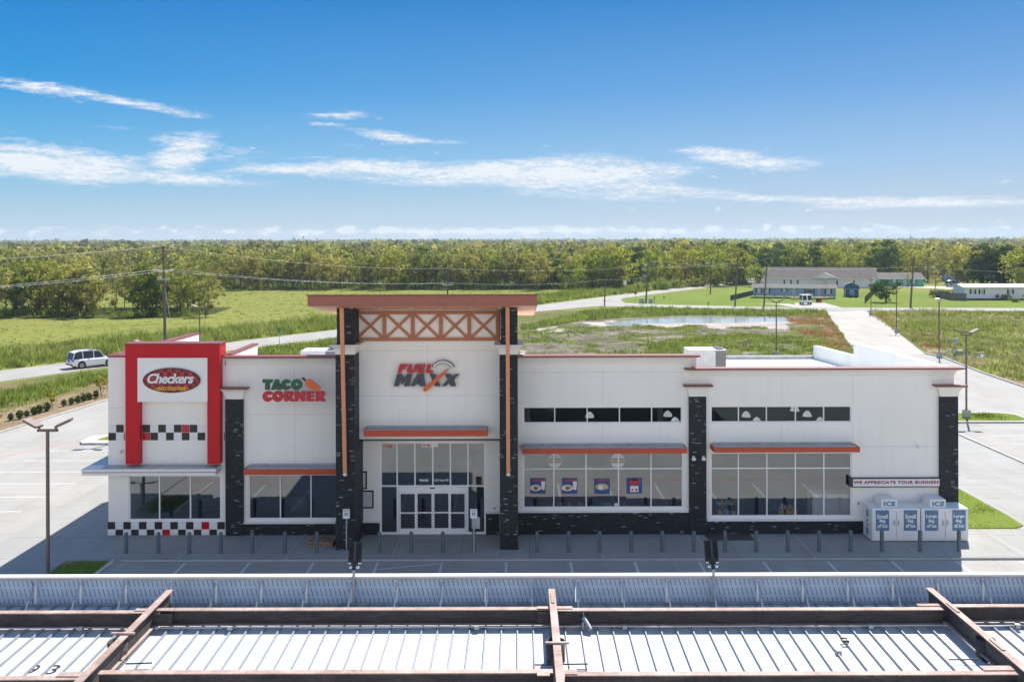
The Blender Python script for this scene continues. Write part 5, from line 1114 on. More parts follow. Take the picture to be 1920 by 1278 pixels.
for i in range(70): X = -14 + i * .41; pts.append((X, 21.72 + random.uniform(-.008, .008) + .02 * math.sin(i * .7), 4.735 + random.uniform(-.006, .006)))
loose(MB().tube(pts, .014, 'white', 6), 'conduit', 'thin white conduit running across the ribs of the canopy deck', 'conduit')
for i, (x, lb) in enumerate(((161, 'junction box on the conduit left of the left oblique beam'), (437, 'junction box on the conduit left of centre with a sagging cable'), (893, 'junction box on the conduit left of the centre oblique beam'), (1167, 'junction box on the conduit right of the centre beam'), (1621, 'junction box on the conduit near the scrap bracket'), (1893, 'junction box on the conduit beyond the right oblique beam'))):
    X = (x - PX) * 21.95 / FPX; c = MB().box(X - .055, X + .055, 21.60, 21.69, 4.72, 4.80, 'galv').tube([(X - .19, 21.7, 4.73), (X - .12, 21.63, 4.72), (X - .05, 21.6, 4.74)], .008, 'dark', 5).tube([(X + .19, 21.7, 4.73), (X + .12, 21.63, 4.72), (X + .05, 21.6, 4.74)], .008, 'dark', 5)
    loose(c, 'junction_box', lb, 'junction box', 'junction boxes along the conduit')
X = (1092 - PX) * 22.2 / FPX
loose(MB().cyl((X - .02, 21.75, 4.92), (X + .12, 21.5, 4.76), .06, .045, 12, 'galv').cyl((X - .02, 21.75, 4.92), (X - .03, 21.8, 5.04), .012, .012, 6, 'galv').box(X - .07, X - .03, 21.65, 21.7, 4.70, 4.86, 'galv'), 'flood_lamp', 'small grey spotlight hanging at the near beam right of centre', 'lamp')
X = (1582 - PX) * 20.95 / FPX
loose(MB().box(X - .07, X - .055, 20.85, 21.05, 4.70, 4.74, 'dark').box(X + .055, X + .07, 20.85, 21.05, 4.70, 4.74, 'dark').box(X - .055, X + .055, 20.89, 20.91, 4.70, 4.73, 'galv').box(X - .055, X + .055, 20.98, 21.0, 4.70, 4.73, 'galv').cyl((X - .07, 20.87, 4.75), (X + .07, 20.87, 4.75), .018, .018, 8, 'dark').cyl((X - .07, 21.03, 4.75), (X + .07, 21.03, 4.75), .018, .018, 8, 'dark'), 'scrap_bracket', 'small dark H shaped bracket lying on a rib right of centre', 'bracket')
X = (1572 - PX) * 20.4 / FPX
loose(MB().box(X - .055, X + .055, 20.4, 20.52, dz_(20.4) + .002, dz_(20.4) + .10, 'concbase'), 'scrap_block', 'small pale block lying on the deck below the H shaped bracket', 'block')
for x0, ch in ((-10.35, '9'), (-9.92, '3')):
    v, f = text_geo(ch, x0 - .10, x0 + .10, 0, .42, 0, .002, 0, .01); z = dz_(19.65) + .004
    o = MB().add([(q[0] + (q[2]) * -.0, 19.65 + q[2], z + q[1] * -1 + q[2] * .018) for q in v], f, 'black').build('painted_digit'); tag(o, ('left' if ch == '9' else 'right') + ' black figure, a %s, sprayed on the white deck at bottom left' % ch, 'marking')
def floodlight(x, lb):
    X = (x - PX) * 23.4 / FPX; c = thing('canopy_floodlight', (X, YC - .10, 4.75), lb, 'floodlight', 'floodlights on the canopy fascia')
    MB().cyl((X, YC - .10, 4.745), (X, YC - .10, 5.58), .035, .035, 10, 'galv').build('pole', c); MB().cyl((X, YC - .10, 5.58), (X, YC - .02, 5.66), .05, .05, 10, 'dark').box(X - .12, X + .12, YC - .06, YC + .02, 5.60, 5.64, 'alu').build('bracket', c)
    q = Matrix.Translation((X, YC + .03, 5.66)) @ Matrix.Rotation(R(-24), 4, 'X')
    def T(bm_): bm_.v = [tuple(q @ Vector(v)) for v in bm_.v]; return bm_
    h = T(MB().box(-.165, .165, 0, .05, 0, .56, 'black')).build('lamp_head', c)
    f = MB()
    for i in range(15): xx = -.155 + i * .0221; f.box(xx - .003, xx + .003, -.045, -.001, .14, .555, 'dark')
    T(f).build('cooling_fins', h); T(MB().box(-.03, .03, -.06, -.046, .10, .56, 'dark').box(-.16, -.09, -.02, -.002, .02, .05, 'alu').box(.09, .16, -.02, -.002, .02, .05, 'alu')).build('spine', h); T(MB().box(-.15, .15, .051, .056, .03, .53, 'lamp_lens')).build('lens', h)
floodlight(665.5, 'black finned floodlight on the canopy fascia before the left tower pillar'); floodlight(1331.5, 'black finned floodlight on the canopy fascia before the slate pillar between the windows')

# ================================================================== VEHICLES
def wheel(c, x, y, r=.36, w=.22):
    t_ = MB().cyl((x, y - w / 2, r), (x, y + w / 2, r), r, r, 20, 'tyre').build('wheel', c, False)
    s = 1 if y > 0 else -1; MB().cyl((x, y + s * (w / 2 + .003), r), (x, y + s * (w / 2 + .012), r), r * .66, r * .6, 16, 'silver').build('rim', t_, False)
    MB().cyl((x, y + s * (w / 2 + .013), r), (x, y + s * (w / 2 + .018), r), r * .2, r * .2, 10, 'dark').build('hub', t_, False)
def loft(b, st, m, smooth=True, caps=True):
    n = len(st[0]); vs = [p for s in st for p in s]; fs = [(j * n + i, j * n + (i + 1) % n, (j + 1) * n + (i + 1) % n, (j + 1) * n + i) for j in range(len(st) - 1) for i in range(n)]
    b.add(vs, fs, m, smooth)
    if caps: b.add([p for p in st[0]], [tuple(range(n))], m); b.add([p for p in st[-1]], [tuple(range(n))], m)
def suv(loc, rz, paint, lb, L=4.9, W=2.0, H=1.86, truck=False):
    c = thing('suv' if not truck else 'pickup_truck', loc, lb, 'car', None, rz); hw = W / 2; s = L / 4.9
    # lower body stations (x, bottom z, belt z, half width)
    S = [(-2.42, .50, .86, .80), (-2.36, .34, .98, .90), (-2.0, .28, 1.02, .955), (-1.0, .26, 1.04, .96), (0, .25, 1.04, .96), (.9, .26, 1.03, .96), (1.5, .28, 1.00, .95), (2.1, .30, .93, .92), (2.38, .38, .82, .84), (2.46, .48, .70, .74)]
    st = []
    for x, zb, zt, w in S:
        w *= hw / .96; st.append([(x * s, -w * .93, zb), (x * s, -w, zb + .18), (x * s, -w, zt - .22), (x * s, -w * .94, zt), (x * s, w * .94, zt), (x * s, w, zt - .22), (x * s, w, zb + .18), (x * s, w * .93, zb)])
    b = MB(); loft(b, st, paint); body = b.build('body', c, False)
    G_ = [(-2.34, 1.0, .80), (-2.12, H - .16, .69), (-1.75, H - .03, .69), (-.6, H, .70), (.20, H - .03, .70), (.55, H - .12, .69), (1.15, 1.02, .80)] if not truck else [(-.35, 1.0, .80), (-.25, H - .05, .70), (.3, H, .70), (.7, H - .08, .69), (1.35, 1.0, .80)]
    st = [[(x * s, -.82 * hw / .96, .98), (x * s, -w * hw / .96, z), (x * s, w * hw / .96, z), (x * s, .82 * hw / .96, .98)] for x, z, w in G_]
    b = MB(); loft(b, st, 'darkglass', False); b.build('window', c, False)
    r = MB(); gg = [g_ for g_ in G_ if g_[1] > 1.3]
    st = [[(x * s, -w * 1.0 * hw / .96, z - .02), (x * s, -w * .96 * hw / .96, z + .02), (x * s, w * .96 * hw / .96, z + .02), (x * s, w * 1.0 * hw / .96, z - .02)] for x, z, w in gg]; loft(r, st, paint); r.build('roof', c, False)
    p = MB()
    for sy in (-1, 1):
        for (xa, za, xb_, zb_) in ((G_[0][0], 1.0, gg[0][0], gg[0][1]), (-1.25 if not truck else G_[0][0] + .02, 1.0, -1.3 if not truck else G_[1][0], H - .02), (-.1, 1.0, -.12, H - .02), (G_[-1][0], 1.02, gg[-1][0], gg[-1][1])):
            p.beam((xa * s, sy * .825 * hw / .96, za), (xb_ * s, sy * .712 * hw / .96, zb_), .09, .04, paint, (0, sy, 0))
    p.build('pillar', c, False)
    for x in (-1.45 * s, 1.5 * s):
        for y in (-hw + .10, hw - .10): wheel(c, x, y)
        for y in (-1, 1): MB().cyl((x, y * (hw - .02), .40), (x, y * (hw + .004), .40), .44, .44, 20, 'black').build('wheel_arch', body, False)
    for sy in (-1, 1):
        MB().box(-2.41 * s, -2.28 * s, sy * .58 * hw, sy * .93 * hw, .80, .98, 'taillight').build('taillight', c, False); MB().box(2.30 * s, 2.43 * s, sy * .5 * hw, sy * .85 * hw, .62, .76, 'lamp_lens').build('headlight', c, False)
        if not truck: MB().box(-1.7 * s, .5 * s, sy * .66 * hw - .02, sy * .66 * hw + .02, H + .01, H + .05, 'silver').build('roof_rail', c, False)
        MB().box(.75 * s, .95 * s, sy * (hw + .03) - .06, sy * (hw + .03) + .06, 1.0, 1.14, paint).build('mirror', c, False)
    MB().box(-2.45 * s, -2.36 * s, -.25, .25, .78, .90, 'darkglass').box(-2.46 * s, -2.3 * s, -hw * .85, hw * .85, .40, .52, 'black').build('bumper', c, False)
    if truck: MB().box(-2.3 * s, -.5 * s, -hw * .86, hw * .86, 1.0, 1.05, 'black').build('truck_bed', c, False)
    else: MB().box(-.9 * s, .2 * s, -.4, .4, H + .0, H + .014, 'darkglass').build('sunroof', c, False)
    return c
rd = math.atan2(.87, .50)
q = gnd(172, 687.5); suv((q.x, q.y, .03), rd - .02 - R(12), 'carwhite', 'white sport utility vehicle driving away on the country road at the left')
q = gnd(1383, 529.5); suv((q.x, q.y, .03), rd + PI, 'carwhite', 'small distant white pickup coming along the country road by the trees', truck=True)
q = gnd(1789, 537.5); suv((q.x, q.y, .02), .12, 'silver', 'silver car parked on the back street left of the right mobile home')
q = gnd(1511, 571); c = thing('utility_cart', (q.x, q.y, .04), 'white cabbed utility cart parked on the driveway before the blue mobile home', 'vehicle')
V = lambda *a: MB().box(*a)
V(-.98, .98, -.9, 1.5, .42, .95, 'carwhite').build('body', c, False); V(-.92, .92, -.86, 1.4, .951, 1.98, 'darkglass').build('window', c, False); V(-1.05, 1.05, -1.0, 1.55, 1.981, 2.10, 'carwhite').build('roof', c, False)
V(-.08, .10, -.93, -.861, .951, 1.98, 'carwhite').build('pillar', c, False); V(-.99, -.9, -.93, -.861, .951, 1.98, 'carwhite').build('pillar', c, False); V(-1.0, 1.0, -1.02, -.901, .38, .52, 'black').build('bumper', c, False)
for x in (-.85, .85):
    for y in (-.6, 1.1): MB().cyl((x - .12, y, .3), (x + .12, y, .3), .3, .3, 16, 'tyre').build('wheel', c, False)
for i, (x, m, lb) in enumerate(((1532.5, 'dark', 'dark wheeled bin beside the red one on the driveway edge'), (1538, 'letred', 'red wheeled bin on the driveway edge by the utility cart'))):
    q = gnd(x, 567); c = thing('wheeled_bin', (q.x, q.y, .04), lb, 'bin'); MB().hexa([(-.22, -.25, .05), (.22, -.25, .05), (.22, .25, .05), (-.22, .25, .05)], [(-.3, -.32, .95), (.3, -.32, .95), (.3, .32, .95), (-.3, .32, .95)], m).build('bin_body', c, False); MB().box(-.32, .32, -.35, .35, .951, 1.02, m).build('lid', c, False)

# ================================================================== HOUSES
def house(name, lb, loc, rz, Lx, W, h0, hw, rh, wallm, roofm, windows=(), doors=(), ov=.35, skirt=True, gable='x', parts=True):
    c = thing(name, loc, lb, 'house', None, rz); x0, x1, y0, y1 = -Lx / 2, Lx / 2, -W / 2, W / 2
    b = MB().box(x0, x1, y0, y1, h0, hw, wallm); b.prism([(y0, hw), (y1, hw), (0, hw + rh)], 'x', x0 + .01, x0 + .02, wallm).prism([(y0, hw), (y1, hw), (0, hw + rh)], 'x', x1 - .02, x1 - .01, wallm); b.build('wall', c, False)
    k = rh / (W / 2)
    r = MB()
    for s in (-1, 1):
        ye = s * (W / 2 + ov); ze = hw - ov * k
        r.hexa([(x0 - ov, ye, ze), (x1 + ov, ye, ze), (x1 + ov, 0, hw + rh), (x0 - ov, 0, hw + rh)], [(x0 - ov, ye, ze + .12), (x1 + ov, ye, ze + .12), (x1 + ov, 0, hw + rh + .12), (x0 - ov, 0, hw + rh + .12)], roofm)
    rf = r.build('roof', c, False)
    MB().box(x0 - ov, x1 + ov, -W / 2 - ov - .03, -W / 2 - ov, hw - ov * k - .06, hw - ov * k + .14, 'white').build('fascia_board', c, False)
    if h0 > .2 and skirt:
        q = MB(); n = int(Lx / 2.2)
        for i in range(n + 1): q.box(x0 + .2 + i * (Lx - .6) / n, x0 + .5 + i * (Lx - .6) / n, y0 + .2, y0 + .5, 0, h0 - .002, 'concbase')
        q.build('support_pier', c, False)
    for (xc, zc, w, h) in windows:
        f = MB().box(xc - w / 2, xc + w / 2, y0 - .05, y0 - .002, zc - h / 2, zc + h / 2, 'white').build('window', c, False); MB().box(xc - w / 2 + .06, xc + w / 2 - .06, y0 - .06, y0 - .051, zc - h / 2 + .06, zc + h / 2 - .06, 'shade_in' if w < 1.5 else 'darkglass').build('pane', f, False)
        for s in (-1, 1): MB().box(xc + s * (w / 2 + .20) - .19, xc + s * (w / 2 + .20) + .19, y0 - .05, y0 - .002, zc - h / 2 - .05, zc + h / 2 + .05, 'shutter').build('shutter', f, False)
    for (xc, w, z1) in doors: MB().box(xc - w / 2, xc + w / 2, y0 - .05, y0 - .002, h0 + .02, z1, 'door_blue').build('door', c, False)
    return c
def hpos(x, y): q = gnd(x, y); return q
q0, q1 = hpos(1417, 558), hpos(1572, 560); Lh = (q1 - q0).length; mid = (q0 + q1) / 2
house('mobile_home', 'long blue mobile home on piers with a grey brown shingle roof', (mid.x, mid.y + 2.2, 0), math.atan2(q1.y - q0.y, q1.x - q0.x), Lh, 4.4, .5, 2.55, .6, 'siding_blue', 'shingle',
      [(-Lh * .43, 1.65, .75, 1.0), (-Lh * .33, 1.65, .7, 1.0), (-Lh * .12, 1.85, .7, .5), (Lh * .185, 1.7, 1.5, .9), (Lh * .41, 1.65, .9, .95)], [(Lh * .0, .8, 2.35), (Lh * .30, .8, 2.35)])
for (xa, xb, lb) in ((1484, 1500, 'small white porch step left of the utility cart'), (1521, 1555, 'long white porch deck below the mobile home windows')):
    a, b_ = gnd(xa, 562), gnd(xb, 562); o = MB().box(a.x, b_.x, a.y, a.y + 1.6, .40, .50, 'wood'); 
    for i in range(4): o.box(a.x + .1 + i * (b_.x - a.x - .3) / 3, a.x + .2 + i * (b_.x - a.x - .3) / 3, a.y, a.y + .1, 0, .398, 'wood')
    tag(o.build('porch_deck'), lb, 'porch')
q0, q1 = hpos(1464, 539.5), hpos(1640, 542); Lh = 27.5; rz = R(-20)
ctr = Vector(((q0.x + q1.x) / 2 + 1.0, 276, 0))
c = house('white_hall', 'long white hall with a wide dark shingle roof and a small central gable', tuple(ctr), rz, 31, 9.5, .05, 2.75, 2.9, 'siding_white', 'shingle', [], [], .5)
for xx in (-9.5, -7.6, -5.7, 5.2, 9.8): MB().box(xx - .22, xx + .22, -4.80, -4.752, .7, 2.1, 'shutter').build('window', c, False)
MB().prism([(-1.2, 2.72), (5.2, 2.72), (2.0, 4.1)], 'y', -5.9, -5.8, 'siding_white').build('gable_wall', c, False)
g_ = MB()
g_.hexa([(-1.6, -6.1, 2.6), (2.0, -6.1, 4.15), (2.0, -2.6, 4.15), (-1.6, -2.6, 2.6)], [(-1.6, -6.1, 2.7), (2.0, -6.1, 4.27), (2.0, -2.6, 4.27), (-1.6, -2.6, 2.7)], 'galv'); g_.hexa([(2.0, -6.1, 4.15), (5.6, -6.1, 2.6), (5.6, -2.6, 2.6), (2.0, -2.6, 4.15)], [(2.0, -6.1, 4.27), (5.6, -6.1, 2.7), (5.6, -2.6, 2.7), (2.0, -2.6, 4.27)], 'galv'); g_.build('porch_roof', c, False)
for xx in (-.9, 2, 4.9): MB().box(xx - .08, xx + .08, -5.85, -5.7, 0, 2.7, 'white').build('porch_post', c, False)
MB().box(1.5, 2.5, -4.8, -4.752, .1, 2.2, 'shade_in').build('door', c, False)
# gambrel shed
q = gnd(1601, 556.5); c = thing('garden_shed', (q.x, q.y + 1.7, 0), 'teal gambrel roofed garden shed on the lawn right of the blue mobile home', 'shed', None, R(-16))
MB().prism([(-1.65, .15), (1.65, .15), (1.65, 1.9), (1.25, 2.75), (0, 3.25), (-1.25, 2.75), (-1.65, 1.9)], 'y', -1.8, 1.8, 'siding_teal').build('wall', c, False); r = MB()
pr = [(-1.85, 1.8), (-1.38, 2.85), (0, 3.4), (1.38, 2.85), (1.85, 1.8)]
for a, b_ in zip(pr, pr[1:]): r.hexa([(a[0], -1.95, a[1]), (b_[0], -1.95, b_[1]), (b_[0], 1.95, b_[1]), (a[0], 1.95, a[1])], [(a[0], -1.95, a[1] + .09), (b_[0], -1.95, b_[1] + .09), (b_[0], 1.95, b_[1] + .09), (a[0], 1.95, a[1] + .09)], 'shingle')
r.build('roof', c, False); MB().box(-.55, .55, -1.84, -1.802, .2, 1.75, mat('pale_blue_door', (0.2, 0.36, 0.45), .6)).build('door', c, False); MB().box(-1.62, -1.5, -1.86, -1.802, .15, 1.9, 'white').box(1.5, 1.62, -1.86, -1.802, .15, 1.9, 'white').box(-1.6, 1.6, -1.86, -1.803, 1.88, 1.98, 'galv').build('trim', c, False)
for x, lb in ((1594, 'dark ride-on mower left of the pair by the shed door'), (1604, 'dark ride-on mower right of the pair by the shed door')):
    q2 = gnd(x, 558); o = MB().box(q2.x - .35, q2.x + .35, q2.y - .4, q2.y + .4, .2, .55, 'dark').box(q2.x - .2, q2.x + .2, q2.y, q2.y + .3, .55, .9, 'black').cyl((q2.x - .4, q2.y, .2), (q2.x + .4, q2.y, .2), .2, .2, 12, 'tyre').build('ride_on_mower'); tag(o, lb, 'mower')
# green house
q = gnd(1693, 537); house('green_house', 'mint green house with a brown roof behind the white hall', (q.x, q.y + 4, 0), R(-4), 13, 7, .05, 2.4, 1.5, 'siding_green', 'shingle', [(-2, 1.5, 1, 1), (3.5, 1.5, 1, 1)], [(1, 1, 2.2)])
q = gnd(1729, 527); c = thing('open_shed', (q.x, q.y, 0), 'small open shed with a pale tin roof right of the green house', 'shed'); MB().box(-1.9, 1.9, -1.6, 1.6, 3.7, 3.85, 'galv').build('roof', c, False)
for x in (-1.7, 1.7): MB().box(x - .1, x + .1, -1.5, -1.3, 0, 3.7, 'wood').build('post', c, False)
MB().box(-1.5, 1.2, .6, 1.2, 0, 2.4, 'dark').build('back_wall', c, False)
# right mobile home
q0 = hpos(1811, 562.5); q1 = hpos(1935, 561.5); Lh = 17.5
c = house('mobile_home', 'long white mobile home with a pale flat metal roof at the right edge', (q0.x + Lh / 2 - .2, q0.y + 3.0, 0), R(-1), Lh, 5.6, .35, 2.9, .55, 'siding_white', 'roofm',
          [(-Lh * .385, 1.9, .7, 1.0), (-Lh * .27, 1.9, .7, 1.0), (Lh * .10, 1.9, .75, 1.0), (Lh * .34, 1.9, .75, 1.0)], [], .4, False)
MB().box(-Lh / 2 + .05, Lh / 2 - .05, -2.75, 2.75, 0.02, .349, 'dark').build('skirting', c, False)
for x, lb in ((1771, 'pale metal roofed house glimpsed between the right trees'), (1737, 'small pale roofed house glimpsed behind the leaning pole')):
    q = Vector(((x - PX) * 380 / FPX, 380, 0)); house('far_house', lb, (q.x, q.y - 30 + 30 * (x < 1750), 0), .2, 10, 7, .05, 2.6, 1.8, 'siding_white', 'roofm', [(-2, 1.5, 1, 1)], [], .3)
q = gnd(1800, 528); o = MB().box(q.x - 5.0, q.x + 3.2, q.y, q.y + 2.5, .0, 3.0, 'siding_blue').box(q.x - 5.2, q.x + 3.4, q.y - .2, q.y + 2.7, 3.002, 3.15, 'dark').build('storage_shed'); tag(o, 'dark blue storage shed behind the silver car', 'shed')
# fences
def fence(name, lb, pts, h, m, board=.14, gap=0.0, rails=True, post=2.4):
    c = thing(name, (pts[0].x, pts[0].y, 0), lb, 'fence'); q = MB()
    for a, b_ in zip(pts, pts[1:]):
        d = b_ - a; n = max(1, int(d.length / (board + gap)))
        for i in range(n): p0 = a + d * (i / n); p1 = a + d * ((i + board / (board + gap)) / n); q.beam((p0.x, p0.y, h / 2), (p1.x, p1.y, h / 2), .03, h, m)
        k = max(1, int(d.length / post))
        for i in range(k + 1): p = a + d * (i / k); MB().box(p.x - .05, p.x + .05, p.y + .02, p.y + .12, 0, h + .05, m).build('post', c)
    q.build('fence_boards', c); return c
fence('board_fence', 'grey board fence running left from the right mobile home', [gnd(1752, 556), gnd(1782, 563), gnd(1812, 564)], 1.7, 'fence', .15, .01)
fence('picket_fence', 'low black picket fence at the left end of the blue mobile home', [gnd(1370, 563.5), gnd(1413, 553)], 1.2, 'dark', .03, .10)
fence('mesh_fence', 'short dark slatted fence panel on the lawn left of the oak', [gnd(1622, 569), gnd(1641, 549)], 1.5, 'dark', .05, .04)
# signs and boxes at the junction
def road_sign(x, yb, ytop, w, hh, m, lb, shape='box', name='road_sign', Y=None):
    q = gnd(x, yb); zt = at(x, ytop, q.y).z; c = thing(name, (q.x, q.y, 0), lb, 'sign'); MB().cyl((0, .05, 0), (0, .05, zt - .1), .035, .035, 6, 'galv').build('post', c, False)
    if shape == 'box': MB().box(-w / 2, w / 2, -.02, .02, zt - hh, zt, m).build('sign_plate', c, False)
    else: MB().prism([(w / 2 * math.cos(PI / 8 + i * PI / 4), zt - w / 2 + w / 2 * math.sin(PI / 8 + i * PI / 4)) for i in range(8)], 'y', -.02, .02, m).build('sign_plate', c, False)
    return c
road_sign(1191.5, 567, 545.5, .75, .75, 'letred', 'red octagonal stop sign on the corner of the junction', 'oct', 'stop_sign'); road_sign(1256.5, 559, 536.5, 1.65, .5, 'brass', 'wide green street name sign on the lawn corner'); road_sign(1172, 548, 526, .85, 1.1, 'white', 'white highway shield sign beyond the junction'); road_sign(523.5, 661, 615, .32, .6, 'brass', 'small green mile marker on the near verge of the road')
for x, w, lb in ((1203, 1.15, 'larger pale green utility cabinet by the pole with insulators'), (1220.5, .9, 'smaller utility cabinet right of the pole with insulators')):
    q = gnd(x, 568); c = thing('utility_cabinet', (q.x, q.y, 0), lb, 'cabinet'); MB().box(-w / 2, w / 2, -.35, .35, 0, .12, 'concbase').build('plinth', c, False); MB().box(-w / 2 + .04, w / 2 - .04, -.32, .32, .121, 1.05, mat('cabinet_green', (0.38, 0.45, 0.42), .5)).build('cabinet', c, False); MB().box(-.02, .02, -.33, -.321, .2, 1.0, 'dark').build('door_gap', c, False)
for x, yb, h, lb in ((1227, 566, .9, 'dark mailbox post by the small cabinet'), (1245, 561, .5, 'short wooden stake on the lawn corner'), (1328, 574, .6, 'thin wooden stake at the near edge of the side street')):
    q = gnd(x, yb); o = MB().box(q.x - .06, q.x + .06, q.y - .06, q.y + .06, 0, h, 'wood').box(q.x - .16, q.x + .16, q.y - .2, q.y + .2, h, h + .25, 'dark').build('marker_post'); tag(o, lb, 'post')
q = gnd(1793, 664); c = thing('utility_pedestal', (q.x, q.y, 0), 'pale utility pedestal on the gravel right of the access drive', 'pedestal'); MB().cyl((0, 0, 0), (0, 0, 1.2), .06, .06, 8, 'galv').build('post', c, False); MB().box(-.22, .22, -.12, .12, 1.2, 1.9, 'galv').build('box', c, False)
q = gnd(1802, 664); o = MB().box(q.x - .35, q.x + .35, q.y, q.y + .5, 0, .4, 'concbase').box(q.x - .3, q.x + .3, q.y + .05, q.y + .45, .4, .46, 'galv').build('concrete_box'); tag(o, 'low concrete box beside the utility pedestal', 'box')
random.seed(12)
for i, (x, y, w) in enumerate(((1780, 667, .8), (1792, 669, .5), (1830, 669.5, .8), (1841, 668.5, .6), (1840, 672, .5), (1902, 667, .6))):
    q = gnd(x, y); o = MB().hexa([(-w / 2, -.2, 0), (w / 2, -.25, 0), (w * .45, .2, 0), (-w * .4, .25, 0)], [(-w * .35, -.12, .14), (w * .4, -.2, .18), (w * .3, .12, .2), (-w * .3, .16, .12)], 'concbase').build('rubble'); o.location = q; o.rotation_euler = (0, 0, random.random() * 6)
    tag(o, 'pale broken concrete chunk on the gravel right of the access drive', 'rubble', 'broken concrete chunks on the gravel')
# ================================================================== VEGETATION
rng = np.random.default_rng(7)
def quads_mesh(name, P, N_, U, size_u, size_v, tint, m, ngon=4):
    # P centres, N_ normals, U in-plane dirs (n,3); leaf quads
    V_ = np.cross(N_, U); n = len(P); su = size_u[:, None]; sv = size_v[:, None]
    vs = np.empty((n, 4, 3), np.float32); vs[:, 0] = P - U * su; vs[:, 1] = P - V_ * sv; vs[:, 2] = P + U * su; vs[:, 3] = P + V_ * sv
    return raw_mesh(name, vs.reshape(-1, 3), np.arange(n * 4).reshape(n, 4), np.repeat(tint, 4, axis=0), m)
def raw_mesh(name, vs, fs, tint, m):
    me = bpy.data.meshes.new(name); k = fs.shape[1]
    me.vertices.add(len(vs)); me.vertices.foreach_set('co', np.asarray(vs, np.float32).ravel())
    me.loops.add(fs.size); me.loops.foreach_set('vertex_index', fs.astype(np.int32).ravel())
    me.polygons.add(len(fs)); me.polygons.foreach_set('loop_start', np.arange(0, fs.size, k, dtype=np.int32)); me.polygons.foreach_set('loop_total', np.full(len(fs), k, np.int32))
    me.update(calc_edges=True)
    a = me.attributes.new('tint', 'FLOAT_COLOR', 'POINT'); c = np.ones((len(vs), 4), np.float32); c[:, :2] = tint; a.data.foreach_set('color', c.ravel())
    me.materials.append(m); return me
def unit(a): return a / np.maximum(np.linalg.norm(a, axis=1, keepdims=True), 1e-6)
def crown_points(h, w, base, n_cl, n_leaf, spread=1.0, droop=0.0):
    """leaf clumps scattered through an uneven crown volume"""
    cz = (base + h) / 2; rz = (h - base) / 2; cl = []
    lob = rng.normal(size=(5, 3)) * np.array([w * .22, w * .22, rz * .35])
    for i in range(n_cl):
        d = unit(rng.normal(size=(1, 3)))[0]; r = rng.uniform(.35, 1.0) ** .6
        c = np.array([d[0] * w / 2 * r, d[1] * w / 2 * r, cz + d[2] * rz * r]) + lob[rng.integers(5)] * .55
        # narrower towards top and bottom
        t = (c[2] - base) / (h - base); k = np.clip(1.25 - abs(t - .5) * 1.3, .45, 1.1); c[:2] *= k
        cl.append((c, rng.uniform(.09, .19) * w, rng.uniform(.72, 1.30)))
    P = []; B = []
    per = n_leaf // n_cl
    for c, r, br in cl:
        d = unit(rng.normal(size=(per, 3))) * (rng.uniform(.15, 1, (per, 1)) ** .5) * r; d[:, 2] *= .75
        p = c + d; P.append(p); B.append(np.full(per, br) * rng.uniform(.8, 1.2, per))
    P = np.concatenate(P); B = np.concatenate(B); P[:, 2] = np.clip(P[:, 2], .2, None)
    return P, B, cl
def make_crown(name, h, w, base, n_cl, n_leaf, leaf, m):
    P, B, cl = crown_points(h, w, base, n_cl, n_leaf); n = len(P)
    N_ = unit(rng.normal(size=(n, 3)) + np.array([0, 0, .5])); U = unit(np.cross(N_, rng.normal(size=(n, 3))))
    t = np.stack([B, rng.uniform(-.05, .05, n) % 1.0], 1)
    return quads_mesh(name, P, N_, U, leaf * rng.uniform(.7, 1.3, n), leaf * rng.uniform(.5, .9, n), t, M[m]), cl
def make_trunk(h, w, base, cl, r=.16, twin=False, seed=0):
    random.seed(seed); b = MB(); lean = (random.uniform(-.4, .4), random.uniform(-.4, .4)); top = (lean[0], lean[1], h * .72)
    mid = (lean[0] * .4 + random.uniform(-.15, .15), lean[1] * .4, h * .36)
    b.cyl((0, 0, -.05), mid, r, r * .75, 7, 'bark', False).cyl(mid, top, r * .75, r * .3, 7, 'bark', False)
    if twin: b.cyl((.1, .05, 0), (-w * .18, .2, h * .6), r * .7, r * .3, 6, 'bark', False)
    for c, rr, br in cl[::max(1, len(cl) // 9)]:
        z0 = min(max(base * .7, c[2] * .5), h * .65); k = z0 / (h * .72); b.cyl((lean[0] * k, lean[1] * k, z0), tuple(c), r * .32, r * .08, 5, 'bark', False)
    return b
# prototypes: height 1:1 in metres, reused scaled
KINDS = {}
def proto(key, h, w, base, n_cl, n_leaf, leaf, m, r=.16, twin=False):
    me, cl = make_crown('crown', h, w, base, n_cl, n_leaf, leaf, m); tb = make_trunk(h, w, base, cl, r, twin, hash(key) % 97)
    to = tb.build('trunk'); tm_ = to.data; bpy.data.objects.remove(to); KINDS[key] = (me, tm_, h, w)
random.seed(3)
for i in range(4): proto('wood%d' % i, 11, 6.9, 1.5, 50, 1500, .25, 'leaf', .15, i % 2 == 0)
for i in range(3): proto('slim%d' % i, 9, 4.8, 1.2, 32, 760, .22, 'leaf', .11, i == 1)
for i in range(2): proto('gold%d' % i, 12, 8.5, 1.6, 60, 1900, .28, 'leafgold', .2, True)
for i in range(2): proto('dark%d' % i, 11, 7.5, .9, 60, 1900, .29, 'leafdark', .2)
proto('oak', 5.6, 5.4, .9, 46, 2600, .17, 'leafdark', .17); proto('bush', 2.6, 3.6, .0, 26, 900, .22, 'leaf', .06)
proto('bare', 8.5, 6.0, 2.2, 34, 420, .20, 'leaf', .15, True)
TREE_N = {}
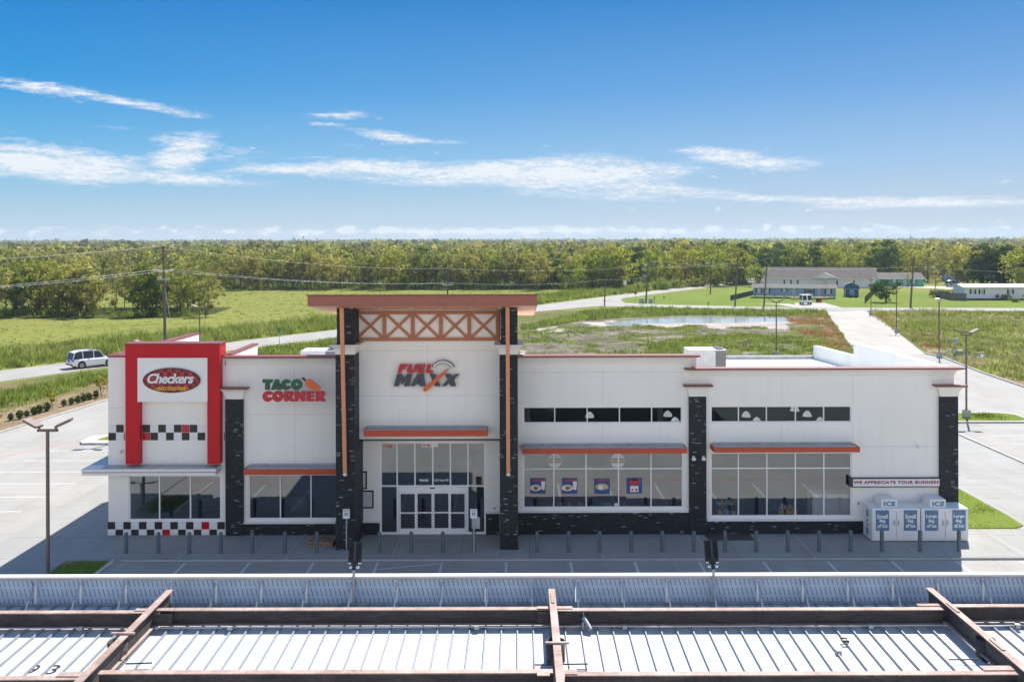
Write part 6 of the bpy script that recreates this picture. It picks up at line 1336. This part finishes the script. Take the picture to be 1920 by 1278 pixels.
def tree(key, x, y, s, label, group, sx=1.0, cat='tree', name='tree', seedrot=None):
    me, tm_, h, w = KINDS[key]; c = thing(name, (x, y, 0), label, cat, group, rng.uniform(0, 6.28) if seedrot is None else seedrot)
    c.scale = (s * sx, s * sx, s)
    for nm, m_ in (('crown', me), ('trunk', tm_)): o = link(bpy.data.objects.new(nm, m_)); o.parent = c
    return c
def pick(keys): return keys[rng.integers(len(keys))]
# left grove beyond the meadow: base line about y = 592 -> 172 m
LG_ = {'wood': 'airy olive green tree in the left grove beyond the meadow', 'slim': 'slender thin trunked tree in the left grove beyond the meadow', 'dark': 'dense dark green tree standing in the left grove', 'bare': 'sparse thin leaved tree in the left grove'}
def gr(key, x, y, s, lab, grp, **k): return tree(key, x, y, s, lab, grp, **k)
for i in range(46):
    px = rng.uniform(-40, 395); row = rng.uniform(0, 1) ** 1.3; Y = 171 + row * 26 + max(0, (px - 300) * .04); X = (px - PX) * Y / FPX
    f = rng.uniform(); key = pick(['wood0', 'wood1', 'wood2', 'wood3']) if f < .55 else pick(['slim0', 'slim1', 'slim2']) if f < .9 else 'bare'
    hgt = (8.4 + row * 1.2) * rng.uniform(.88, 1.08) * (1.0 if px < 360 else .86); s = hgt / KINDS[key][2]
    gr(key, X, Y, s, LG_[key[:4].rstrip('0123')], 'trees of the left grove: ' + ('slender' if key[:4] == 'slim' else 'sparse' if key == 'bare' else 'olive'), sx=1.05 * (1 if key[:4] != 'slim' else .9))
for px, s in ((268, .74), (288, .70), (40, .72)):
    Y = 172; gr('dark0' if px != 288 else 'dark1', (px - PX) * Y / FPX, Y, s, LG_['dark'], 'dark trees of the left grove', sx=.7)
gr('slim2', (385 - PX) * 171 / FPX, 171, .86, 'rounded light green tree at the right end of the left grove', None, sx=1.25)
# middle wood edge
lab = {'wood': 'olive green tree on the edge of the wood beyond the meadow', 'slim': 'slender tree on the edge of the wood beyond the meadow', 'gold': 'yellow green full crowned tree in the wood beyond the meadow', 'dark': 'dark green dense tree in the wood behind the tower roof', 'bare': 'thin greyish tree on the edge of the wood'}
def put(px0, px1, n, Y0, Y1, H0, H1, mix, where, depthpow=1.0):
    for i in range(n):
        px = px0 + (px1 - px0) * (i + rng.uniform(-.35, .35)) / n; Y = Y0 + (Y1 - Y0) * rng.uniform() ** depthpow; X = (px - PX) * Y / FPX
        k = pick(mix); key = {'wood': pick(['wood0', 'wood1', 'wood2', 'wood3']), 'slim': pick(['slim0', 'slim1', 'slim2']), 'gold': pick(['gold0', 'gold1']), 'dark': pick(['dark0', 'dark1']), 'bare': 'bare', 'bush': 'bush'}[k]
        s = rng.uniform(H0, H1) / KINDS[key][2]
        adj = {'wood': 'olive green full tree', 'slim': 'slender thin trunked tree', 'gold': 'yellow green broad tree', 'dark': 'dense dark green tree', 'bare': 'sparse greyish tree', 'bush': 'low round bush'}[k]
        tree(key, X, Y, s, adj + ' ' + where, adj + 's ' + where, name='tree' if k != 'bush' else 'bush', cat='tree' if k != 'bush' else 'bush', sx=rng.uniform(.95, 1.2))
put(395, 700, 34, 266, 284, 7.8, 11.8, ['wood', 'slim', 'slim', 'wood', 'bare'], 'in the wood edge left of the tower', 1.5)
put(690, 1010, 36, 266, 284, 8.2, 12.2, ['wood', 'slim', 'wood', 'gold'], 'in the wood edge behind the tower', 1.5)
put(1010, 1170, 16, 262, 282, 8.6, 12.4, ['wood', 'gold', 'gold', 'dark', 'wood'], 'right of the tower at the meadow end')
put(1165, 1400, 20, 285, 330, 8.8, 13.2, ['gold', 'dark', 'wood', 'gold'], 'beyond the road junction')
put(1380, 1640, 18, 300, 345, 8.6, 13, ['gold', 'dark', 'wood', 'gold'], 'behind the long white hall')
put(1640, 1700, 5, 300, 335, 11.5, 13, ['dark', 'gold'], 'behind the gable of the white hall')
put(1700, 1835, 13, 285, 350, 8, 11, ['wood', 'bare', 'wood', 'gold'], 'between the green house and the silver car')
put(1828, 1960, 10, 258, 285, 9, 12.8, ['gold', 'dark', 'wood'], 'behind the right mobile home')
for px, yb, s, key, lb in ((1754, 541, .62, 'bare', 'bare thin leaved round tree standing alone on the back street lawn'), (1702, 538, .66, 'bare', 'greyish spreading tree in front of the green house'), (1838, 537, 1.02, 'dark0', 'large dark tree leaning over the right mobile home'), (1424, 537, .62, 'gold0', 'round light green tree left of the blue mobile home')):
    q = gnd(px, yb); tree(key, q.x, q.y, s, lb, None, sx=1.0)
q = gnd(1661, 567); tree('oak', q.x, q.y, 1.0, 'small dark oak with a rounded crown alone on the lawn', None)
q = gnd(1941, 566); tree('bush', q.x - 1, q.y, .8, 'green bush at the right edge before the mobile home', None, name='bush', cat='bush')
for i, (x, yb, s) in enumerate(((1755, 557, .8), (1768, 556, .75), (1788, 556, .8), (1880, 562.5, .6), (1898, 566, .38), (1908, 566, .36), (1275, 540, 1.0), (1295, 538, 1.1), (1315, 537, 1.1), (1345, 535, 1.2), (1360, 533, 1.2), (1240, 543, .9), (1210, 545, .9))):
    q = gnd(x, yb); tree('bush', q.x, q.y, s, 'green bush by the board fence and mobile home' if x > 1700 else 'grey green bush along the far side of the road', 'bushes by the right mobile home' if x > 1700 else 'bushes along the road', name='bush', cat='bush')
# far woods: one mass to the horizon
def far_woods():
    P = []; S = []; T = []; k = 0
    Y = 292.0
    while Y < 5200:
        step = 5.0 * (Y / 292) ** .92; x = -.60 * Y - 20
        while x < .60 * Y + 20:
            xx = x + rng.uniform(-.45, .45) * step; yy = Y * rng.uniform(.975, 1.025)
            px = PX + xx / yy * FPX; x += step * rng.uniform(.75, 1.25)
            if Y < 350 and px > 1380: continue
            if Y < 300 and px > 1160: continue
            h = rng.uniform(8.2, 12.2) + (rng.uniform(0, 2.8) if rng.uniform() < .13 else 0) + (rng.uniform(1, 4.5) if rng.uniform() < .02 else 0); w = step * rng.uniform(.9, 1.9)
            n = 105 if Y < 420 else 56 if Y < 800 else 26; tn = rng.uniform(); br0 = rng.uniform(.5, 1.25)
            d = unit(rng.normal(size=(n, 3))); r = rng.uniform(.55, 1.0, (n, 1)); hh = h - 1.2
            c = d * r * np.array([w / 2, w / 2, hh / 2]) + np.array([xx, yy, 1.2 + hh / 2])
            lump = 1 + .35 * np.sin(d[:, 0] * 5 + tn * 9) * np.sin(d[:, 2] * 4 + tn * 5); c[:, :2] = np.array([xx, yy]) + (c[:, :2] - np.array([xx, yy])) * lump[:, None]
            P.append(c); S.append(np.full(n, w * (.085 if n > 100 else .12 if n > 50 else .19))); T.append(np.stack([rng.uniform(.72, 1.25, n) * br0, np.full(n, tn)], 1))
        Y *= 1.055
    P = np.concatenate(P); S = np.concatenate(S); T = np.concatenate(T); n = len(P)
    N_ = unit(rng.normal(size=(n, 3)) + np.array([0, -.2, .6])); U = unit(np.cross(N_, rng.normal(size=(n, 3))))
    me = quads_mesh('far_woods', P, N_, U, S * rng.uniform(.7, 1.3, n), S * rng.uniform(.5, .9, n), T, M['leaf']); o = link(bpy.data.objects.new('far_woods', me)); tag(o, kind='stuff')
far_woods()
# ---- grass and weeds
def in_poly(pts, x, y):
    r = np.zeros(len(x), bool); n = len(pts)
    for i in range(n):
        x0, y0 = pts[i][0], pts[i][1]; x1, y1 = pts[(i + 1) % n][0], pts[(i + 1) % n][1]
        c = ((y0 > y) != (y1 > y)) & (x < (x1 - x0) * (y - y0) / (y1 - y0 + 1e-12) + x0); r ^= c
    return r
def nz(x, y, s, o=0.0): return np.array([mn.noise(Vector((a * s, b * s, o))) for a, b in zip(x, y)])
def weeds(name, poly, dens, h0, h1, width, per, tint0, tintv, thr=-1.0, nscale=.12, holes=(), seed=0, kind='stuff', spread=.22, zb=0.0):
    pl = [(p[0], p[1]) for p in poly]; xs = [p[0] for p in pl]; ys = [p[1] for p in pl]; A = (max(xs) - min(xs)) * (max(ys) - min(ys)); n = int(A * dens)
    x = rng.uniform(min(xs), max(xs), n); y = rng.uniform(min(ys), max(ys), n); k = in_poly(pl, x, y)
    px = PX + x / y * FPX; k &= (px > -90) & (px < 2010)
    for h in holes: k &= ~in_poly([(p[0], p[1]) for p in h], x, y)
    x, y = x[k], y[k]; v = nz(x, y, nscale, seed) + .5 * nz(x, y, nscale * 4, seed + 3); k = v > thr; x, y, v = x[k], y[k], v[k]; n = len(x)
    if n == 0: return
    hh = (h0 + (h1 - h0) * np.clip((v + .6) / 1.2, 0, 1)) * rng.uniform(.55, 1.4, n) * (1 + .5 * nz(x, y, .5, seed + 30))
    X = np.repeat(x, per) + rng.normal(0, spread, n * per); Y = np.repeat(y, per) + rng.normal(0, spread, n * per); Hh = np.repeat(hh, per) * rng.uniform(.6, 1.1, n * per); m_ = n * per
    a = rng.uniform(0, 2 * PI, m_); ln = rng.uniform(.1, .6, m_) * Hh; b_ = rng.uniform(0, 2 * PI, m_); w = width * rng.uniform(.6, 1.4, m_)
    vs = np.empty((m_, 3, 3), np.float32); vs[:, 0, 0] = X - np.cos(a) * w; vs[:, 0, 1] = Y - np.sin(a) * w; vs[:, 0, 2] = 0.0
    vs[:, 1, 0] = X + np.cos(a) * w; vs[:, 1, 1] = Y + np.sin(a) * w; vs[:, 1, 2] = zb; vs[:, 2, 0] = X + np.cos(b_) * ln; vs[:, 2, 1] = Y + np.sin(b_) * ln; vs[:, 2, 2] = Hh + zb
    tn = (tint0 + tintv * np.repeat(nz(x, y, .09, seed + 8) + .6 * rng.normal(size=n) * .3, per)) ; br = np.repeat(rng.uniform(.6, 1.3, n) * (1 + .45 * nz(x, y, .35, seed + 20)), per)
    t = np.stack([br, np.clip(tn, 0.0, .999)], 1)
    me = raw_mesh(name, vs.reshape(-1, 3), np.arange(m_ * 3).reshape(m_, 3), np.repeat(t, 3, 0), M['blade']); o = link(bpy.data.objects.new(name, me)); tag(o, kind=kind); return m_
gp = lambda pts: [gnd(x, y) for x, y in pts]
road_band = gp(far + near)
# tall reeds on the far side of the highway
weeds('roadside_reeds', gp([(-260, 700), (0, 655), (150, 645), (300, 630), (480, 612), (640, 596), (640, 616), (480, 634), (300, 657), (135, 677), (0, 693), (-260, 738)]), 3.2, .5, 1.5, .065, 7, .28, .22, -.9, .10, seed=1)
weeds('meadow_tufts', gp([(-200, 690), (0, 655), (300, 630), (640, 596), (1000, 566), (1240, 538), (1180, 530), (640, 541), (420, 543), (-200, 600)]), .35, .05, .16, .12, 6, .34, .15, -.5, .06, seed=2)
weeds('roadside_reeds', gp([(1000, 556), (1080, 548), (1180, 541), (1300, 533), (1380, 524), (1385, 525), (1260, 540), (1150, 553), (1008, 571)]), 1.6, .5, 1.5, .09, 7, .13, .16, -.8, .12, seed=4)
weeds('wood_undergrowth', gp([(395, 541.5), (1165, 541.5), (1165, 538.5), (395, 538.5)]), 1.0, .4, 1.9, .22, 8, .12, .25, -.5, .08, seed=31, spread=.5)
weeds('grove_undergrowth', gp([(-60, 594), (390, 594), (395, 585), (-60, 578)]), .5, .3, 1.4, .16, 8, .10, .25, -.1, .12, seed=32, spread=.5)
weeds('road_brush', gp([(1180, 549), (1400, 522), (1400, 517), (1180, 540)]), .9, .6, 2.2, .25, 8, .14, .3, -.3, .08, seed=33, spread=.6)
# near side of the highway
weeds('verge_weeds', gp([(-200, 800), (0, 770), (100, 742), (203, 712), (203, 700), (0, 735), (-200, 770)]), 5.0, .2, .9, .06, 7, .16, .3, -.35, .15, seed=5)
weeds('verge_weeds', gp([(200, 700), (480, 655), (640, 637), (640, 672), (480, 672), (200, 730)]), 3.5, .2, .8, .07, 7, .18, .3, -.4, .15, seed=6)
weeds('dry_verge', gp([(-200, 792), (0, 757), (203, 705), (203, 745), (100, 768), (0, 800), (-200, 850)]), 4.0, .08, .3, .05, 6, .60, .25, .0, .3, seed=7)
# between road, mud flat and junction
weeds('lot_weeds', gp([(976, 612), (1100, 583), (1180, 578), (1320, 580), (1545, 584), (1560, 596), (1480, 594), (1300, 591), (1170, 596), (1080, 603), (985, 621)]), 2.6, .2, .8, .07, 7, .14, .25, -.7, .12, seed=8, holes=[SHORE])
weeds('lot_weeds', gp([(976, 625), (1100, 605), (1300, 608), (1500, 600), (1560, 600), (1612, 668), (1500, 674), (976, 674)]), 3.6, .06, .4, .055, 7, .20, .13, .05, .14, seed=2, holes=[SHORE])
weeds('mud_tufts', gp([(976, 625), (1100, 605), (1300, 608), (1480, 604), (1500, 674), (976, 674)]), 1.6, .04, .22, .06, 6, .34, .12, -.1, .4, seed=22, holes=[SHORE])
weeds('lot_weeds', gp([(1230, 640), (1330, 628), (1480, 630), (1550, 650), (1560, 674), (1100, 674)]), 2.4, .15, .6, .06, 7, .14, .14, -.15, .14, seed=12)
weeds('red_brown_weeds', gp([(1470, 592), (1548, 588), (1606, 668), (1540, 660), (1500, 620)]), 5.0, .08, .42, .05, 7, .77, .14, -.45, .12, seed=13)
# right hand field
weeds('field_weeds', gp([(1632, 590), (1700, 587), (2000, 587), (2100, 680), (2000, 740), (1850, 700), (1765, 668), (1735, 655)]), 2.4, .12, .75, .06, 7, .36, .38, -.30, .09, seed=14)
weeds('red_brown_weeds', gp([(1632, 590), (1665, 592), (1760, 640), (1800, 650), (1740, 655)]), 4.5, .08, .4, .05, 7, .77, .14, -.6, .12, seed=15)
weeds('street_weeds', gp([(1632, 585), (2100, 585), (2100, 592), (1632, 592)]), 3.0, .3, .9, .07, 7, .42, .3, -.5, .1, seed=16)
weeds('island_grass', gp([(1810, 791), (1890, 791), (1875, 781), (1812, 780)]), 25, .05, .28, .025, 6, .2, .2, -.6, .6, seed=17, zb=.17)
weeds('corner_grass', [(20.9, 43.9), (23.4, 43.9), (23.9, 45), (23.8, 56), (20.9, 56)], 70, .03, .10, .02, 5, .10, .25, -1, .5, seed=18, spread=.08, zb=.15)
weeds('island_grass', [(-18.8, 39.7), (-17.6, 39.7), (-17.6, 37), (-19.2, 37), (-19.2, 39.3)], 120, .04, .10, .015, 5, .04, .1, -1, .5, seed=19, spread=.06, zb=.09)
# landscaping shrubs and saplings by the left kerb
def shrub_mesh(h, w, n, leaf, m='leaf'):
    d = unit(rng.normal(size=(n, 3))); r = rng.uniform(.3, 1, (n, 1)) ** .5; P = d * r * np.array([w / 2, w / 2, h / 2]) + np.array([0, 0, h / 2]); N_ = unit(rng.normal(size=(n, 3)) + d); U = unit(np.cross(N_, rng.normal(size=(n, 3))))
    return quads_mesh('foliage', P, N_, U, leaf * rng.uniform(.6, 1.3, n), leaf * rng.uniform(.4, .8, n), np.stack([rng.uniform(.7, 1.2, n), np.full(n, .05)], 1), M['leafdark' if m == 'd' else 'leaf'])
sm = [shrub_mesh(.62, .5, 420, .05, 'd') for _ in range(3)]
st_ = MB().cyl((0, 0, 0), (0, 0, .4), .03, .02, 6, 'bark', False).cyl((0, 0, .1), (.12, .05, .5), .015, .01, 5, 'bark', False).build('stem'); stm = st_.data; bpy.data.objects.remove(st_)
for i, (x, y) in enumerate(((20, 789), (37, 786), (50, 782), (64, 778), (74, 775), (88, 771), (120, 762), (134, 759), (146, 756), (157, 753), (167, 750), (180, 746))):
    q = gnd(x, y); c = thing('shrub', (q.x, q.y, .03), 'small round clipped shrub in the mulch along the left kerb', 'shrub', 'clipped shrubs in a row along the left kerb', rng.uniform(0, 6)); c.scale = (rng.uniform(.85, 1.2),) * 3
    o = link(bpy.data.objects.new('foliage', sm[i % 3])); o.parent = c; o = link(bpy.data.objects.new('stem', stm)); o.parent = c
for (x, yb, yt, lb) in ((99, 768, 723, 'young sapling in the mulch strip, the left of two'), (190.5, 745, 701, 'taller young sapling in the mulch strip just left of the store')):
    q = gnd(x, yb); h = at(x, yt, q.y).z; c = thing('sapling', (q.x, q.y, .02), lb, 'tree'); P, B, cl = crown_points(h, h * .5, h * .35, 16, 620); n = len(P)
    N_ = unit(rng.normal(size=(n, 3))); U = unit(np.cross(N_, rng.normal(size=(n, 3)))); me = quads_mesh('crown', P, N_, U, np.full(n, .07), np.full(n, .045), np.stack([B, np.full(n, .1)], 1), M['leaf']); o = link(bpy.data.objects.new('crown', me)); o.parent = c
    tb = make_trunk(h, h * .5, h * .35, cl, .035, False, 3); t_ = tb.build('trunk'); t_.parent = c
# distant masts and towers on the horizon
for x, yt, Y, r, lb in ((1014, 436, 3800, .9, 'thin radio mast on the horizon, left of the pair'), (1058.5, 440, 3800, .9, 'thin radio mast on the horizon, right of the pair'), (1707, 441, 3000, 2.6, 'thick grey chimney on the right horizon')):
    X = (x - PX) * Y / FPX; zt = at(x, yt, Y).z; o = MB().cyl((X, Y, 0), (X, Y, zt), r, r * .7, 8, 'concbase').cyl((X, Y, zt), (X, Y, zt + r * 2), r * .4, r * .3, 6, 'concbase').build('radio_mast' if Y > 3500 else 'chimney'); tag(o, lb, 'mast' if Y > 3500 else 'chimney')
# air: pale haze that fades the far woods
HZ = 0.00014
b = MB().box(-5600, 5600, -100, 5700, -1.0, 62.0, 'white'); o = b.build('haze'); o.data.materials.clear()
m = bpy.data.materials.new('haze_air'); m.use_nodes = True; t = m.node_tree
for n_ in list(t.nodes): t.nodes.remove(n_)
mo = t.nodes.new('ShaderNodeOutputMaterial'); pv = t.nodes.new('ShaderNodeVolumePrincipled'); pv.inputs['Color'].default_value = (0.72, 0.83, 0.95, 1); pv.inputs['Density'].default_value = HZ; pv.inputs['Anisotropy'].default_value = 0.2
t.links.new(pv.outputs[0], mo.inputs['Volume']); o.data.materials.append(m); tag(o, kind='stuff')
sc.cycles.volume_bounces = 0
